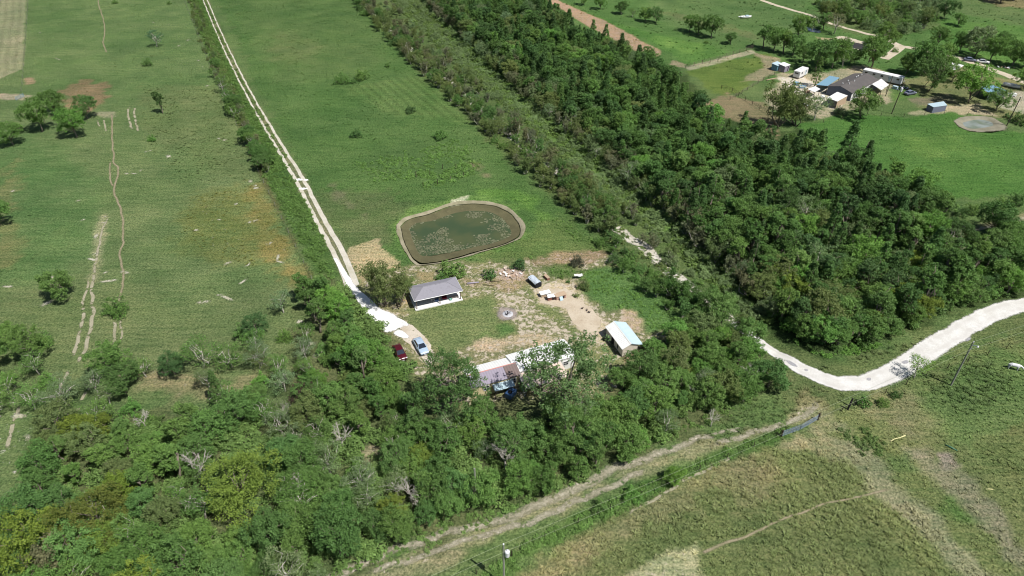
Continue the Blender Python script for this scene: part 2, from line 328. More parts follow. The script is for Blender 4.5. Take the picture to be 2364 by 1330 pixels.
# ------------------------------------------------------------------ ground
# every region: photo outline, soft edge (m), colour, strength, bare amount, soil colour
SO_T = C8(210,192,164); SO_P = C8(190,160,138); SO_W = C8(214,206,190); SO_G = C8(158,150,132)
REG = [
 # left pasture
 ([(-400,-60),(440,-60),(720,640),(760,900),(700,1000),(100,1400),(-900,1400)], 4, C8(98,119,70), 1.0, 0.08, SO_G),
 ([(60,0),(430,0),(520,200),(420,250),(200,240),(70,200)], 9, C8(94,119,66), 0.8, 0.02, SO_G),
 ([(-300,330),(90,300),(240,420),(250,560),(120,660),(-300,680)], 9, C8(87,118,64), 0.75, 0.02, SO_G),
 ([(330,200),(560,200),(620,420),(500,400),(330,300)], 7, C8(99,116,68), 0.8, 0.06, SO_G),
 ([(-200,680),(260,640),(420,700),(700,640),(780,880),(380,900),(150,960),(60,1180),(-300,1250)], 8, C8(104,119,73), 0.85, 0.15, SO_G),
 ([(-300,900),(60,880),(90,1000),(80,1180),(-300,1250)], 6, C8(100,120,70), 0.9, 0.2, SO_W),
 ([(-60,-60),(66,-60),(52,160),(-20,190),(-200,200)], 0.8, C8(138,138,106), 1.0, 0, SO_G),
 ([(145,205),(165,190),(215,195),(246,190),(245,235),(215,255),(175,262),(148,240)], 2.0, C8(138,116,86), 0.95, 0.2, C8(176,154,132)),
 ([(180,180),(215,185),(205,195),(180,195)], 1.0, C8(140,115,88), 0.9, 0.1, SO_P),
 ([(55,180),(75,178),(78,192),(58,195)], 1.0, C8(150,128,100), 0.9, 0, SO_P),
 ([(-20,215),(70,220),(75,232),(-20,228)], 1.0, C8(165,150,130), 0.9, 0.2, SO_W),
 ([(225,258),(262,258),(275,270),(232,275)], 1.5, C8(150,145,120), 0.8, 0.2, SO_W),
 ([(415,500),(440,455),(520,432),(600,425),(630,470),(660,560),(650,600),(560,615),(500,600),(430,570),(410,530)], 6, C8(114,118,56), 0.55, 0.24, SO_G),
 ([(620,560),(660,545),(690,610),(720,650),(690,665),(640,630)], 3.5, C8(138,124,68), 0.7, 0.2, SO_G),
 ([(560,420),(610,430),(660,560),(600,590)], 4, C8(128,120,62), 0.6, 0.14, SO_G),
 ([(230,480),(250,500),(235,560),(225,640),(210,660),(222,560)], 1.5, C8(165,160,125), 0.5, 0.24, SO_W),
 ([(50,350),(30,520),(40,600),(-10,640),(-10,420)], 3, C8(132,124,80), 0.5, 0.12, SO_G),
 ([(320,860),(480,850),(600,880),(560,930),(420,940),(320,900)], 3, C8(138,130,95), 0.8, 0.2, SO_G),
 # verge left of the farm track
 ([(428,-20),(472,-20),(540,130),(690,420),(795,640),(735,640),(690,560),(600,390),(500,180)], 1.5, C8(74,104,46), 1.0, 0, SO_G),
 ([(428,-20),(445,-20),(560,240),(610,400),(720,640),(715,640),(600,410)], 0.6, C8(90,92,54), 0.8, 0, SO_G),
 # middle meadow
 ([(480,-60),(800,-60),(960,160),(1180,370),(1400,570),(1440,600),(1200,610),(830,640),(800,620),(640,300)], 3, C8(79,111,53), 1.0, 0.02, SO_G),
 ([(480,-60),(790,-60),(900,100),(840,180),(640,190)], 9, C8(85,112,57), 0.9, 0.02, SO_G),
 ([(800,200),(1000,170),(1120,290),(880,260)], 4, C8(94,120,60), 0.7, 0, SO_G),
 ([(640,200),(760,200),(860,300),(720,300)], 6, C8(84,116,56), 0.7, 0, SO_G),
 ([(640,70),(740,100),(730,150),(630,140)], 8, C8(100,116,66), 0.6, 0.04, SO_G),
 ([(690,470),(760,430),(880,440),(960,480),(900,560),(800,590),(740,520)], 4, C8(92,108,64), 0.7, 0.06, SO_G),
 ([(750,420),(775,425),(840,500),(800,480)], 2, C8(112,112,84), 0.7, 0.06, SO_G),
 ([(880,330),(1060,320),(1120,400),(1000,440),(830,400)], 4, C8(78,108,54), 0.7, 0.05, SO_P),
 ([(1060,372),(1100,378),(1140,415),(1120,408)], 1.5, C8(130,118,92), 0.6, 0.2, SO_P),
 ([(1100,430),(1200,440),(1290,510),(1240,520),(1190,470),(1110,452)], 2.5, C8(98,136,52), 0.8, 0, SO_G),
 ([(900,520),(950,480),(1090,450),(1195,470),(1225,545),(1180,575),(980,628),(920,580)], 1.5, C8(100,134,60), 0.8, 0.1, SO_G),
 ([(1225,510),(1300,500),(1420,580),(1380,600),(1260,590),(1180,620),(1000,635),(1000,625),(1215,560)], 3, C8(98,118,60), 0.8, 0.07, SO_P),
 ([(1045,462),(1080,452),(1065,476),(1035,480)], 0.8, C8(205,200,180), 0.7, 0.3, SO_W),
 # straw mat
 ([(806,572),(872,552),(880,570),(928,605),(925,620),(880,625),(862,655),(835,658),(812,605),(800,595)], 0.35, C8(172,157,120), 1.0, 0.1, C8(190,176,142)),
 # yard
 ([(820,640),(930,610),(1200,600),(1400,590),(1500,680),(1620,780),(1500,860),(1350,960),(1000,960),(950,880),(900,780)], 2.5, C8(132,131,90), 1.0, 0.30, SO_T),
 ([(940,715),(1070,690),(1130,680),(1150,700),(1150,740),(1200,760),(1160,790),(1090,800),(1020,820),(985,790),(955,745)], 1.6, C8(112,126,76), 1.0, 0.1, SO_T),
 ([(1140,752),(1180,742),(1200,770),(1150,780)], 1.0, C8(86,122,60), 0.8, 0, SO_T),
 ([(1120,765),(1155,785),(1145,798),(1110,800)], 1.0, C8(95,124,64), 0.7, 0, SO_T),
 ([(1150,680),(1230,670),(1240,720),(1290,740),(1330,790),(1210,790),(1185,745),(1150,720)], 2, C8(130,130,88), 0.8, 0.36, SO_T),
 ([(1195,650),(1240,680),(1290,720),(1330,760),(1370,790),(1330,770),(1250,720)], 1.2, C8(112,130,72), 0.6, 0.16, SO_T),
 ([(1075,648),(1190,640),(1240,630),(1240,645),(1180,668),(1080,662)], 1.5, C8(164,140,108), 0.7, 0.3, SO_P),
 ([(1145,625),(1200,615),(1215,635),(1165,645)], 1.0, C8(178,150,132), 0.9, 0.35, C8(196,170,156)),
 ([(955,625),(1005,628),(1005,645),(965,650)], 1.0, C8(165,145,105), 0.8, 0.2, SO_T),
 ([(1230,655),(1300,650),(1345,680),(1370,720),(1400,745),(1385,760),(1400,800),(1365,790),(1330,750),(1300,705),(1245,700),(1228,678)], 1.1, C8(206,184,152), 1.0, 0.35, C8(218,198,168)),
 ([(1215,600),(1300,585),(1390,575),(1400,590),(1360,610),(1240,615)], 1.5, C8(166,136,110), 0.75, 0.3, SO_P),
 ([(1290,640),(1350,655),(1340,670),(1300,660)], 1.0, C8(190,165,135), 0.8, 0.3, SO_T),
 ([(1435,712),(1465,712),(1490,745),(1490,760),(1465,765),(1440,735)], 0.9, C8(190,165,132), 1.0, 0.35, C8(200,172,142)),
 ([(1090,795),(1180,775),(1240,770),(1290,785),(1240,800),(1180,805),(1130,820),(1090,820)], 1.2, C8(188,166,138), 0.9, 0.3, C8(206,188,162)),
 ([(1440,815),(1475,805),(1480,820),(1445,840)], 0.8, C8(190,155,125), 0.9, 0.3, SO_P),
 ([(1340,800),(1400,800),(1430,830),(1400,870),(1360,850)], 2, C8(140,140,92), 0.8, 0.26, SO_T),
 ([(940,640),(960,640),(950,700),(915,710),(920,670)], 1.5, C8(160,140,100), 0.7, 0.25, SO_T),
 # weedy green by the small shed
 ([(1335,625),(1400,615),(1450,625),(1530,690),(1620,760),(1500,770),(1470,715),(1435,710),(1400,720),(1365,690),(1350,660)], 1.6, C8(88,122,60), 1.0, 0, SO_T),
 ([(1250,615),(1330,608),(1330,640),(1280,640)], 1.5, C8(84,112,52), 0.8, 0.12, SO_T),
 # canal strip and wood floor
 ([(800,-40),(930,-60),(1100,90),(1400,360),(1700,640),(1860,840),(1760,800),(1640,780),(1430,590),(1180,370),(960,160)], 2, C8(88,108,58), 1.0, 0.03, SO_W),
 ([(955,-20),(1010,-20),(1150,130),(1400,350),(1600,540),(1760,720),(1700,700),(1560,560),(1350,390),(1180,250)], 2.2, C8(92,122,56), 1.0, 0, SO_G),
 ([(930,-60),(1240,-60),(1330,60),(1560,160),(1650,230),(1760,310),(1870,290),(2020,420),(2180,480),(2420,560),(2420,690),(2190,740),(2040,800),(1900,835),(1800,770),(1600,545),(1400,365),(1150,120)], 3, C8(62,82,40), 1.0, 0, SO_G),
 # top right fields
 ([(1240,-60),(1780,-60),(2364,60),(2700,60),(2700,250),(2364,250),(2050,200),(1780,190),(1560,150),(1330,60)], 5, C8(84,118,56), 1.0, 0, SO_G),
 ([(1500,-60),(1780,-60),(1900,50),(1800,120),(1650,90),(1500,40)], 8, C8(88,116,62), 0.9, 0.02, SO_G),
 ([(1330,20),(1450,60),(1620,100),(1690,118),(1590,150),(1500,95),(1390,55)], 2, C8(82,122,50), 1.0, 0, SO_G),
 ([(1500,80),(1620,100),(1610,130),(1540,110)], 3, C8(108,144,60), 0.7, 0, SO_G),
 ([(1262,0),(1285,0),(1400,50),(1525,118),(1522,130),(1490,128),(1360,62)], 0.9, C8(172,140,112), 1.0, 0.3, C8(186,156,130)),
 ([(1555,140),(1585,150),(1575,158),(1548,150)], 0.8, C8(165,145,120), 0.9, 0.2, SO_P),
 ([(1578,155),(1660,135),(1735,115),(1742,122),(1660,148),(1590,163)], 0.6, C8(165,158,132), 0.9, 0.2, SO_G),
 ([(1590,165),(1700,135),(1770,125),(1790,150),(1740,190),(1680,225),(1640,215),(1610,180)], 2, C8(94,116,46), 1.0, 0, SO_G),
 ([(1745,125),(1800,135),(1800,160),(1760,185),(1710,190),(1730,170),(1760,155)], 1.5, C8(150,138,112), 0.9, 0.2, SO_G),
 ([(1500,20),(1700,60),(1760,85),(1740,90),(1560,45)], 3, C8(110,116,74), 0.5, 0.05, SO_P),
 ([(1800,165),(1860,175),(1990,150),(2080,175),(2080,205),(2050,235),(1990,240),(1900,275),(1800,255),(1760,220),(1800,195)], 3, C8(172,158,134), 0.9, 0.26, SO_T),
 ([(1800,180),(1850,180),(1895,200),(1960,225),(1930,255),(1880,235),(1820,210)], 1.5, C8(206,192,166), 1.0, 0.4, C8(224,212,190)),
 ([(1610,240),(1680,215),(1760,240),(1800,280),(1790,320),(1740,300),(1700,280),(1620,270)], 2, C8(140,122,96), 0.8, 0.2, SO_P),
 ([(2080,190),(2200,150),(2364,190),(2450,230),(2364,290),(2240,255),(2130,250)], 3, C8(128,126,84), 0.85, 0.2, SO_G),
 ([(2050,200),(2110,205),(2130,225),(2060,232)], 2, C8(90,122,54), 0.9, 0.02, SO_G),
 ([(2090,262),(2190,245),(2260,240),(2300,268),(2240,262),(2130,270)], 1.2, C8(176,162,134), 0.9, 0.2, SO_T),
 ([(2310,215),(2364,212),(2450,240),(2364,262),(2310,250)], 1.5, C8(176,168,150), 0.9, 0.2, SO_T),
 ([(2100,228),(2190,215),(2210,235),(2120,245)], 1.5, C8(128,118,100), 0.8, 0.1, SO_G),
 ([(1840,290),(1960,262),(2100,270),(2200,262),(2300,300),(2700,330),(2700,430),(2364,450),(2180,465),(2100,420),(2000,400),(1930,370)], 1.8, C8(76,118,46), 1.0, 0, SO_G),
 ([(2060,320),(2200,300),(2250,340),(2150,370)], 6, C8(92,126,52), 0.6, 0, SO_G),
 ([(2195,480),(2364,450),(2700,430),(2700,600),(2364,590),(2210,560)], 3, C8(88,114,58), 0.9, 0.03, SO_G),
 ([(2190,520),(2300,510),(2364,495),(2600,470),(2600,500),(2364,512),(2290,530),(2210,548)], 1.2, C8(148,140,104), 0.8, 0.2, SO_T),
 ([(2120,40),(2364,60),(2700,60),(2700,180),(2364,165),(2180,110)], 4, C8(82,122,48), 0.9, 0, SO_G),
 ([(2220,-20),(2364,-20),(2700,-20),(2700,40),(2364,20),(2300,15)], 2, C8(130,118,84), 0.8, 0.1, SO_G),
 ([(1860,-60),(2200,-60),(2160,70),(2040,90),(1900,60)], 4, C8(92,110,62), 0.9, 0, SO_G),
 ([(1885,85),(1925,88),(1930,105),(1900,105)], 0.8, C8(182,158,125), 0.9, 0.3, SO_T),
 # road corner and the fields in front
 ([(1760,780),(1900,840),(2060,800),(2200,740),(2420,680),(2600,640),(2600,740),(2364,755),(2130,850),(1990,920),(1900,990),(1800,960),(1780,860)], 2, C8(96,112,64), 1.0, 0.1, SO_G),
 ([(1830,880),(1890,900),(1960,905),(1900,960),(1840,950)], 2.5, C8(130,124,86), 0.9, 0.2, SO_P),
 ([(2600,740),(2364,755),(2130,850),(1990,920),(1880,980),(1800,1010),(1450,1150),(1100,1400),(2900,1500),(2900,800)], 3, C8(108,118,70), 1.0, 0.08, SO_T),
 ([(2120,870),(2364,790),(2800,800),(2800,1000),(2364,1100),(2280,1060),(2140,1000),(2080,930)], 5, C8(92,117,62), 0.9, 0.0, SO_G),
 ([(1990,930),(2100,900),(2180,960),(2150,1040),(2050,990)], 4, C8(122,122,86), 0.8, 0.14, SO_G),
 ([(1880,985),(1990,1010),(2060,1120),(2200,1240),(2330,1340),(2240,1340),(2060,1160),(1960,1060),(1810,1015)], 2.5, C8(134,133,104), 1.0, 0.16, SO_G),
 ([(1805,1010),(1900,985),(1960,1040),(1900,1060),(1820,1030)], 2, C8(150,142,108), 0.8, 0.16, SO_T),
 ([(2060,1030),(2140,1040),(2230,1110),(2364,1290),(2364,1340),(2260,1220),(2160,1110)], 3, C8(134,130,106), 0.9, 0.16, SO_G),
 ([(2160,1045),(2195,1045),(2210,1075),(2180,1080)], 0.9, C8(150,135,128), 0.9, 0.2, SO_G),
 ([(2170,1140),(2200,1150),(2260,1205),(2230,1215),(2180,1170)], 2, C8(86,118,54), 0.9, 0, SO_G),
 ([(2060,1060),(2090,1040),(2120,1090),(2070,1080)], 2, C8(88,112,60), 0.8, 0, SO_G),
 ([(2260,1040),(2364,980),(2500,1000),(2500,1200),(2364,1120)], 3, C8(104,110,64), 0.7, 0.06, SO_P),
 ([(1640,1060),(1800,1080),(1770,1140),(1600,1180),(1400,1240),(1340,1260),(1420,1200)], 3.5, C8(134,129,92), 0.7, 0.1, SO_T),
 ([(1240,1280),(1330,1290),(1300,1330),(1230,1330)], 3, C8(140,132,96), 0.6, 0.1, SO_T),
 ([(1540,1280),(1610,1265),(1620,1320),(1640,1340),(1440,1340)], 1.0, C8(186,174,140), 0.9, 0.25, SO_T),
 ([(760,1340),(1000,1245),(1200,1180),(1400,1088),(1560,1035),(1760,985),(1890,920),(1910,955),(1650,1045),(1480,1098),(1200,1220),(900,1345)], 1.8, C8(142,139,104), 0.9, 0.24, SO_T),
 # verge along the lower fence
 ([(1100,1330),(1180,1270),(1450,1130),(1640,1050),(1800,990),(1830,1000),(1640,1075),(1460,1170),(1240,1270),(1160,1345)], 1.2, C8(78,110,48), 1.0, 0, SO_G),
 # under the front woods
 ([(-300,1180),(90,1170),(100,1000),(330,960),(620,900),(720,650),(800,650),(930,830),(1010,960),(1430,900),(1520,790),(1640,730),(1800,870),(1680,960),(1480,1050),(1150,1190),(780,1340),(-300,1500)], 3, C8(92,100,62), 0.85, 0.08, SO_G),
 ([(830,1040),(880,1010),(895,1060),(880,1090),(850,1090)], 1.2, C8(176,156,128), 1.0, 0.2, SO_T),
]
REG.append((None, 0.8, C8(126,124,94), 0.75, 0.1, SO_G))
RUTS = [(462,-25),(478,10),(505,75),(545,160),(590,245),(640,330),(690,412),(705,440),(735,500),(775,572),(800,625),(812,660)]
def band(px, w):
    P = spline(GP(px), 3.0); a = []; b = []
    for k, p in enumerate(P):
        t = (P[min(k+1, len(P)-1)]-P[max(k-1, 0)]).normalized(); a.append((p.x-t.y*w, p.y+t.x*w)); b.append((p.x+t.y*w, p.y-t.x*w))
    return a+b[::-1]
REGW = [(GP(p) if p else band(RUTS, 1.25), s, np.array(c), a, b, np.array(so)) for p, s, c, a, b, so in REG]
def ground_attr(x, y):
    n = len(x); col = np.tile(np.array(C8(90,114,62)), (n,1)); bare = np.zeros(n); soil = np.tile(np.array(SO_G), (n,1))
    wob = (fbm(x, y, 5.0, 40)-0.5); wob2 = (fbm(x, y, 1.6, 51, 2)-0.5)
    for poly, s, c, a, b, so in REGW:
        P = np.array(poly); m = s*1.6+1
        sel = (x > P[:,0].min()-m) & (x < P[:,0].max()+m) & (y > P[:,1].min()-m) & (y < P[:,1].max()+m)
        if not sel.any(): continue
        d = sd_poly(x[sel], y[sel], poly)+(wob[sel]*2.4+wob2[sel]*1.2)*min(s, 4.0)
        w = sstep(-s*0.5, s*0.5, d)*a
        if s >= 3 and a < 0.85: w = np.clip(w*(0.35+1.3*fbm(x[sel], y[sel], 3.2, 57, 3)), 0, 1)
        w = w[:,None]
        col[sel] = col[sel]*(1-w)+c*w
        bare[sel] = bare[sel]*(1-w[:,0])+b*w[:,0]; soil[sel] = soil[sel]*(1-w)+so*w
    # plough rows of the strip at top left, garden rows in the meadow
    a = G(66,-60); b = G(52,160); u = np.array([b.x-a.x, b.y-a.y]); u /= np.linalg.norm(u); v = np.array([-u[1], u[0]])
    k = sstep(-0.3, 0.3, sd_poly(x, y, REGW[6][0]))
    r = np.sin((x*v[0]+y*v[1])*2.2+fbm(x, y, 12, 9)*3)*0.5+fbm(x, y, 8, 77)-0.5
    col *= (1+0.22*(r*k))[:,None]
    a = G(870,180); b = G(1010,300); u = np.array([b.x-a.x, b.y-a.y]); u /= np.linalg.norm(u); v = np.array([-u[1], u[0]])
    k = sstep(-1.5, 2.5, sd_poly(x, y, GP([(790,205),(960,165),(1090,285),(900,262)])))
    col *= (1+0.16*np.sin((x*v[0]+y*v[1])*2.1)*k)[:,None]
    big = fbm(x, y, 26, 90, 3)-0.5
    col = col*(1+big[:,None]*np.array([0.48, 0.26, 0.36]))
    lum = (col@np.array([0.3,0.6,0.1]))[:,None]; mid_ = fbm(x, y, 7, 33, 3)-0.5; col = (col*0.85+lum*0.15)*1.1*(1+mid_[:,None]*np.array([0.6,0.42,0.5]))*np.array([0.99,1.0,0.97])
    sl = (soil@np.array([0.3,0.6,0.1]))[:,None]; soil = soil*0.72+sl*0.28
    return np.clip(col, 0.005, 0.8), np.clip(bare, 0, 0.5), soil

def axis(lo, hi, st, far, g=1.25):
    a = list(np.arange(lo, hi+st/2, st)); d = st
    while a[-1] < far: d *= g; a.append(a[-1]+d)
    d = st
    while a[0] > -far: d *= g; a.insert(0, a[0]-d)
    return np.array(a)
xs = axis(-262, 262, 0.72, 5000); ys = axis(38, 372, 0.72, 5000)
XX, YY = np.meshgrid(xs, ys); nx, ny = len(xs), len(ys); fx_, fy_ = XX.ravel(), YY.ravel()
gcol, gbare, gsoil = ground_attr(fx_, fy_)
gzv = gz(fx_, fy_)
ii = np.arange(nx*ny).reshape(ny, nx)
quads = np.stack([ii[:-1,:-1].ravel(), ii[:-1,1:].ravel(), ii[1:,1:].ravel(), ii[1:,:-1].ravel()], 1)
gm = np_mesh('ground', np.stack([fx_, fy_, gzv], 1), quads, [GROUND], attr={'Col': gcol, 'bare': gbare, 'soil': gsoil}, smooth=True)
struct(obj('ground', gm))

# ------------------------------------------------------------------ roads, tracks, patches (sheets over the meadow)
def strip_mesh(name, lines, m, lift=0.03, jit=0.12):
    """lines: (points of the centre line, width or list of widths)"""
    V = []; Q = []; E = []
    for li, (pts, w) in enumerate(lines):
        P = spline(pts, 0.7); n = len(P); cols = (-1.0, -0.62, 0.0, 0.62, 1.0); es = (0.0, 0.75, 1.0, 0.75, 0.0)
        for i, p in enumerate(P):
            d = (P[min(i+1, n-1)]-P[max(i-1, 0)]).normalized(); nrm = Vector((-d.y, d.x, 0))
            ww = w if not isinstance(w, (list, tuple)) else np.interp(i/(n-1), np.linspace(0, 1, len(w)), w)
            sh = (float(vnoise(np.array([p.x*1.0]), np.array([p.y]), 2.3, 21+li)[0])-0.5)*jit*2
            end = min(1.0, min(i, n-1-i)/2.0)
            for c, e in zip(cols, es):
                q = p+nrm*(c*ww*0.5+sh); V.append((q.x, q.y)); E.append(e*end)
        o = len(V)-n*5
        for i in range(n-1):
            for k in range(4): Q.append((o+i*5+k, o+i*5+k+1, o+(i+1)*5+k+1, o+(i+1)*5+k))
    V = np.array(V); z = gz(V[:,0], V[:,1])+lift
    return np_mesh(name, np.column_stack([V, z]), Q, [m], attr={'e': np.array(E)}, smooth=True)
def blob_mesh(name, outline, m, lift=0.035, inner=0.6, rough=0.15):
    P = spline(list(outline)+[outline[0]], 0.5)[:-1]; n = len(P); c = sum(P, Vector())/n
    V = []; E = []; Q = []; lv = (1.0, 0.88, 0.72, 0.5, 0.25, 0.02); ev = (0, 0.45, 0.8, 1, 1, 1)
    for k, e in zip(lv, ev):
        for i, p in enumerate(P):
            r = 1+(float(vnoise(np.array([p.x]), np.array([p.y]), 1.1, 31)[0])-0.5)*rough*(1 if k > 0.8 else 0)
            q = c+(p-c)*k*r; V.append((q.x, q.y)); E.append(e)
    for j in range(len(lv)-1):
        for i in range(n): Q.append((j*n+i, j*n+(i+1) % n, (j+1)*n+(i+1) % n, (j+1)*n+i))
    V = np.array(V); z = gz(V[:,0], V[:,1])+lift
    return np_mesh(name, np.column_stack([V, z]), Q, [m], attr={'e': np.array(E)}, smooth=True)
M_ROAD = sheet_mat('white_limestone', C8(234,232,227), C8(222,219,212), speck=C8(200,195,188), ruts=C8(206,202,196), edge=0.45, scale=1.6, soft=0.4)
M_TRACK = sheet_mat('worn_limestone', C8(222,216,202), C8(196,190,170), speck=C8(150,145,118), edge=0.6, wear=0.5, scale=1.6, soft=0.6)
M_RUT = sheet_mat('pale_rut', C8(220,214,200), C8(200,194,174), speck=C8(172,164,140), edge=0.35, wear=0.0, scale=1.8, soft=0.3)
M_RUT2 = sheet_mat('faint_rut', C8(176,170,146), C8(158,154,126), edge=0.5, wear=0.5, scale=2.2, soft=0.55)
M_PATH = sheet_mat('cattle_path_soil', C8(164,154,126), C8(146,141,110), edge=0.45, wear=0.0, scale=2.5, soft=0.8)
M_DIRT = sheet_mat('dirt_track_soil', C8(194,186,164), C8(172,165,142), speck=C8(214,207,190), edge=0.75, wear=0.3, scale=1.7, soft=1.1)
M_WHITE = sheet_mat('fresh_white_gravel', C8(250,249,246,0.8), C8(240,238,234,0.8), speck=C8(222,216,206), edge=0.5, scale=1.6, soft=0.4)
M_SAND = sheet_mat('yard_sand', C8(212,198,176), C8(200,184,160), speck=C8(172,156,134), edge=0.4, wear=0.0, scale=0.9)
M_SAND2 = sheet_mat('drive_sand', C8(218,207,190), C8(202,188,168), speck=C8(150,150,116), edge=0.45, wear=0.3, scale=1.1)
M_ASH = sheet_mat('ash', C8(186,172,162), C8(160,150,146), speck=C8(120,116,122), edge=0.7, scale=2.0, soft=0.9)
M_BANK = sheet_mat('pond_bank_soil', C8(170,162,138), C8(146,142,114), speck=C8(150,146,112), edge=0.6, scale=1.6, soft=0.5)
M_MUD = sheet_mat('pond_mud', C8(110,106,78), C8(98,95,70), speck=C8(124,120,90), edge=0.12, scale=1.5)
M_DRIVE = sheet_mat('far_gravel', C8(214,202,180), C8(196,184,160), edge=0.3, scale=0.8)
ROADS = []
def road(name, lines, m, lift=0.03, jit=0.12):
    if name in ('foot_path','cattle_path','gravel_road','farm_track','white_gravel_spread','far_driveway','side_drive'):
        for p, w in lines: ROADS.append(([tuple(q[:2]) for q in spline(p, 4.0)], (max(w) if isinstance(w, list) else w)*0.5*0.8))
    return struct(obj(name, strip_mesh(name, lines, m, lift, jit)))
def patch(name, px, m, lift=0.035, rough=0.15): return struct(obj(name, blob_mesh(name, GP(px), m, lift, rough=rough)))

road('gravel_road', [(GP([(1690,738),(1740,776),(1790,812),(1850,850),(1905,877),(1955,886),(2010,880),(2080,850),(2160,800),(2230,756),(2300,722),(2364,704),(2480,680),(2700,640)]), [3.4,3.9,4.6,5.3,5.6,5.2,5.2,5.2,5.4,5.4,5.4])], M_ROAD, 0.05, 0.3)
M_DAMP = sheet_mat('damp_gravel', C8(176,176,182), C8(196,194,198), edge=0.6, scale=1.4, soft=1.2)
for q in ([(2098,826),(2108,822),(2118,826),(2110,832)],[(2078,836),(2094,830),(2100,838),(2086,842)],[(1808,828),(1825,832),(1845,848),(1838,850),(1818,840)],[(1855,852),(1864,852),(1866,858),(1857,858)],[(2000,872),(2012,872),(2010,880),(2000,878)],[(2225,784),(2240,778),(2244,783),(2232,790)]): patch('damp_patch', q, M_DAMP, 0.06)
road('ditch_track', [(GP([(830,5),(925,92),(1030,182),(1100,245),(1180,315),(1280,392),(1375,482),(1440,540),(1490,575),(1545,625),(1610,680),(1700,745)]), [2.2,2.8,3.0,3.2,3.8,4.2,4.2])], M_TRACK, 0.035, 0.5)
ruts_c = [(462,-25),(478,10),(505,75),(545,160),(590,245),(640,330),(690,412),(705,440),(735,500),(775,572),(800,625),(812,660)]
def offset(pts, d):
    P = spline(pts, 2.0); o = []
    for k, p in enumerate(P):
        t = (P[min(k+1, len(P)-1)]-P[max(k-1, 0)]).normalized(); o.append((p.x-t.y*d, p.y+t.x*d))
    return o[::3]+[o[-1]]
RC = GP(ruts_c)
road('farm_track', [(offset(RC, 0.92), [0.62,0.62,0.62,0.75,1.2,1.7]), (offset(RC, -0.92), [0.62,0.62,0.62,0.75,1.2,1.4])], M_RUT, 0.03, 0.15)
road('cattle_path', [(GP([(225,-20),(228,10),(240,50),(242,80),(238,98),(246,122)]), 0.7),
    (GP([(258,262),(260,340),(262,355),(262,372),(272,388),(272,405),(264,428),(263,445),(268,458),(278,480),(283,510),(285,555),(278,585),(283,620),(283,665),(275,690),(262,735)]), [0.7,0.75,0.8,0.7,0.7]),
    (GP([(254,372),(253,395),(255,420),(264,432)]), 0.65)], M_PATH, 0.03, 0.2)
road('field_track', [(GP([(250,500),(238,530),(225,580),(214,640),(213,690),(214,735),(206,780),(192,815),(182,842)]), [0.5,0.7,0.9,1.0,1.0]),
    (GP([(208,640),(192,690),(193,730),(182,780),(165,830)]), [0.5,0.8,1.0,1.0]),
    (GP([(160,850),(140,900),(130,925)]), 0.9), (GP([(215,880),(195,915),(175,960)]), 0.8),
    (GP([(262,735),(268,765),(262,800)]), 0.8), (GP([(275,735),(282,765),(280,795)]), 0.6),
    (GP([(45,930),(28,985),(20,1040)]), 0.9), (GP([(85,1045),(78,1100),(80,1150),(62,1170)]), 0.9)], M_RUT2, 0.03, 0.3)
road('wheel_marks', [(GP([(298,245),(296,265),(305,300)]), 0.9), (GP([(311,247),(311,272),(320,305)]), 0.9), (GP([(226,275),(229,295)]), 0.7), (GP([(240,275),(246,305)]), 0.7)], M_RUT2, 0.03, 0.2)
road('dirt_track', [(GP([(740,1350),(820,1305),(950,1255),(1070,1220),(1180,1190),(1290,1145),(1380,1105),(1440,1075),(1530,1045),(1640,1005),(1720,985)]), [2.2,1.8,1.8,2.2,2.4,2.2,1.6,1.2]),
    (GP([(840,1325),(960,1290),(1100,1240),(1200,1212),(1300,1172),(1400,1128),(1500,1080)]), [1.2,1.2,1.5,1.6,1.4]),
    (GP([(1640,1030),(1700,1012),(1790,985),(1850,960),(1900,930)]), 1.5)], M_DIRT, 0.03, 0.4)
road('fence_path', [(GP([(1700,1050),(1600,1100),(1520,1150),(1440,1190)]), 0.7)], M_RUT2, 0.03, 0.3)
road('foot_path', [(GP([(2060,1125),(1990,1148),(1930,1158),(1880,1175),(1820,1195),(1760,1222),(1690,1250),(1610,1282)]), [0.5,0.5,0.55,0.7])], M_PATH, 0.03, 0.3)
road('far_driveway', [(GP([(1735,-8),(1800,15),(1870,35),(1920,55),(1990,75),(2045,90),(2075,105),(2110,112),(2200,130),(2260,150),(2364,190),(2450,225)]), [3,3,2.4,2.4,4,4.5,4.5,4.5])], M_DRIVE, 0.04, 0.3)
road('side_drive', [(GP([(2080,105),(2068,118),(2040,137)]), [5,4])], M_DRIVE, 0.045, 0.2)
road('far_lane', [(GP([(2196,540),(2260,528),(2300,520),(2364,505),(2480,485)]), 1.6)], M_RUT2, 0.03, 0.3)
road('white_gravel_spread', [(GP([(770,592),(786,618),(802,645),(822,675),(845,702),(872,728),(898,748),(915,768)]), [0.8,1.3,1.6,2.0,2.8,4.2,6.0,5.0]), (GP([(878,720),(915,738),(948,754)]), [1.2,2.2,1.4]), (GP([(905,760),(930,772),(948,786)]), [2.5,2.0,0.8])], M_WHITE, 0.05, 0.3)
patch('parking_sand', [(925,740),(950,748),(975,770),(1000,800),(1000,840),(990,850),(975,830),(945,800),(918,775)], M_SAND2, 0.035, 0.3)
patch('yard_sand_patch', [(1235,665),(1275,655),(1320,670),(1350,690),(1370,715),(1395,740),(1402,760),(1385,775),(1375,800),(1345,770),(1315,735),(1300,705),(1265,702),(1240,695)], M_SAND, 0.035, 0.3)
patch('fire_pit_ash', [(1142,722),(1150,708),(1172,706),(1194,714),(1200,730),(1185,741),(1160,742),(1145,735)], M_ASH, 0.045, 0.2)
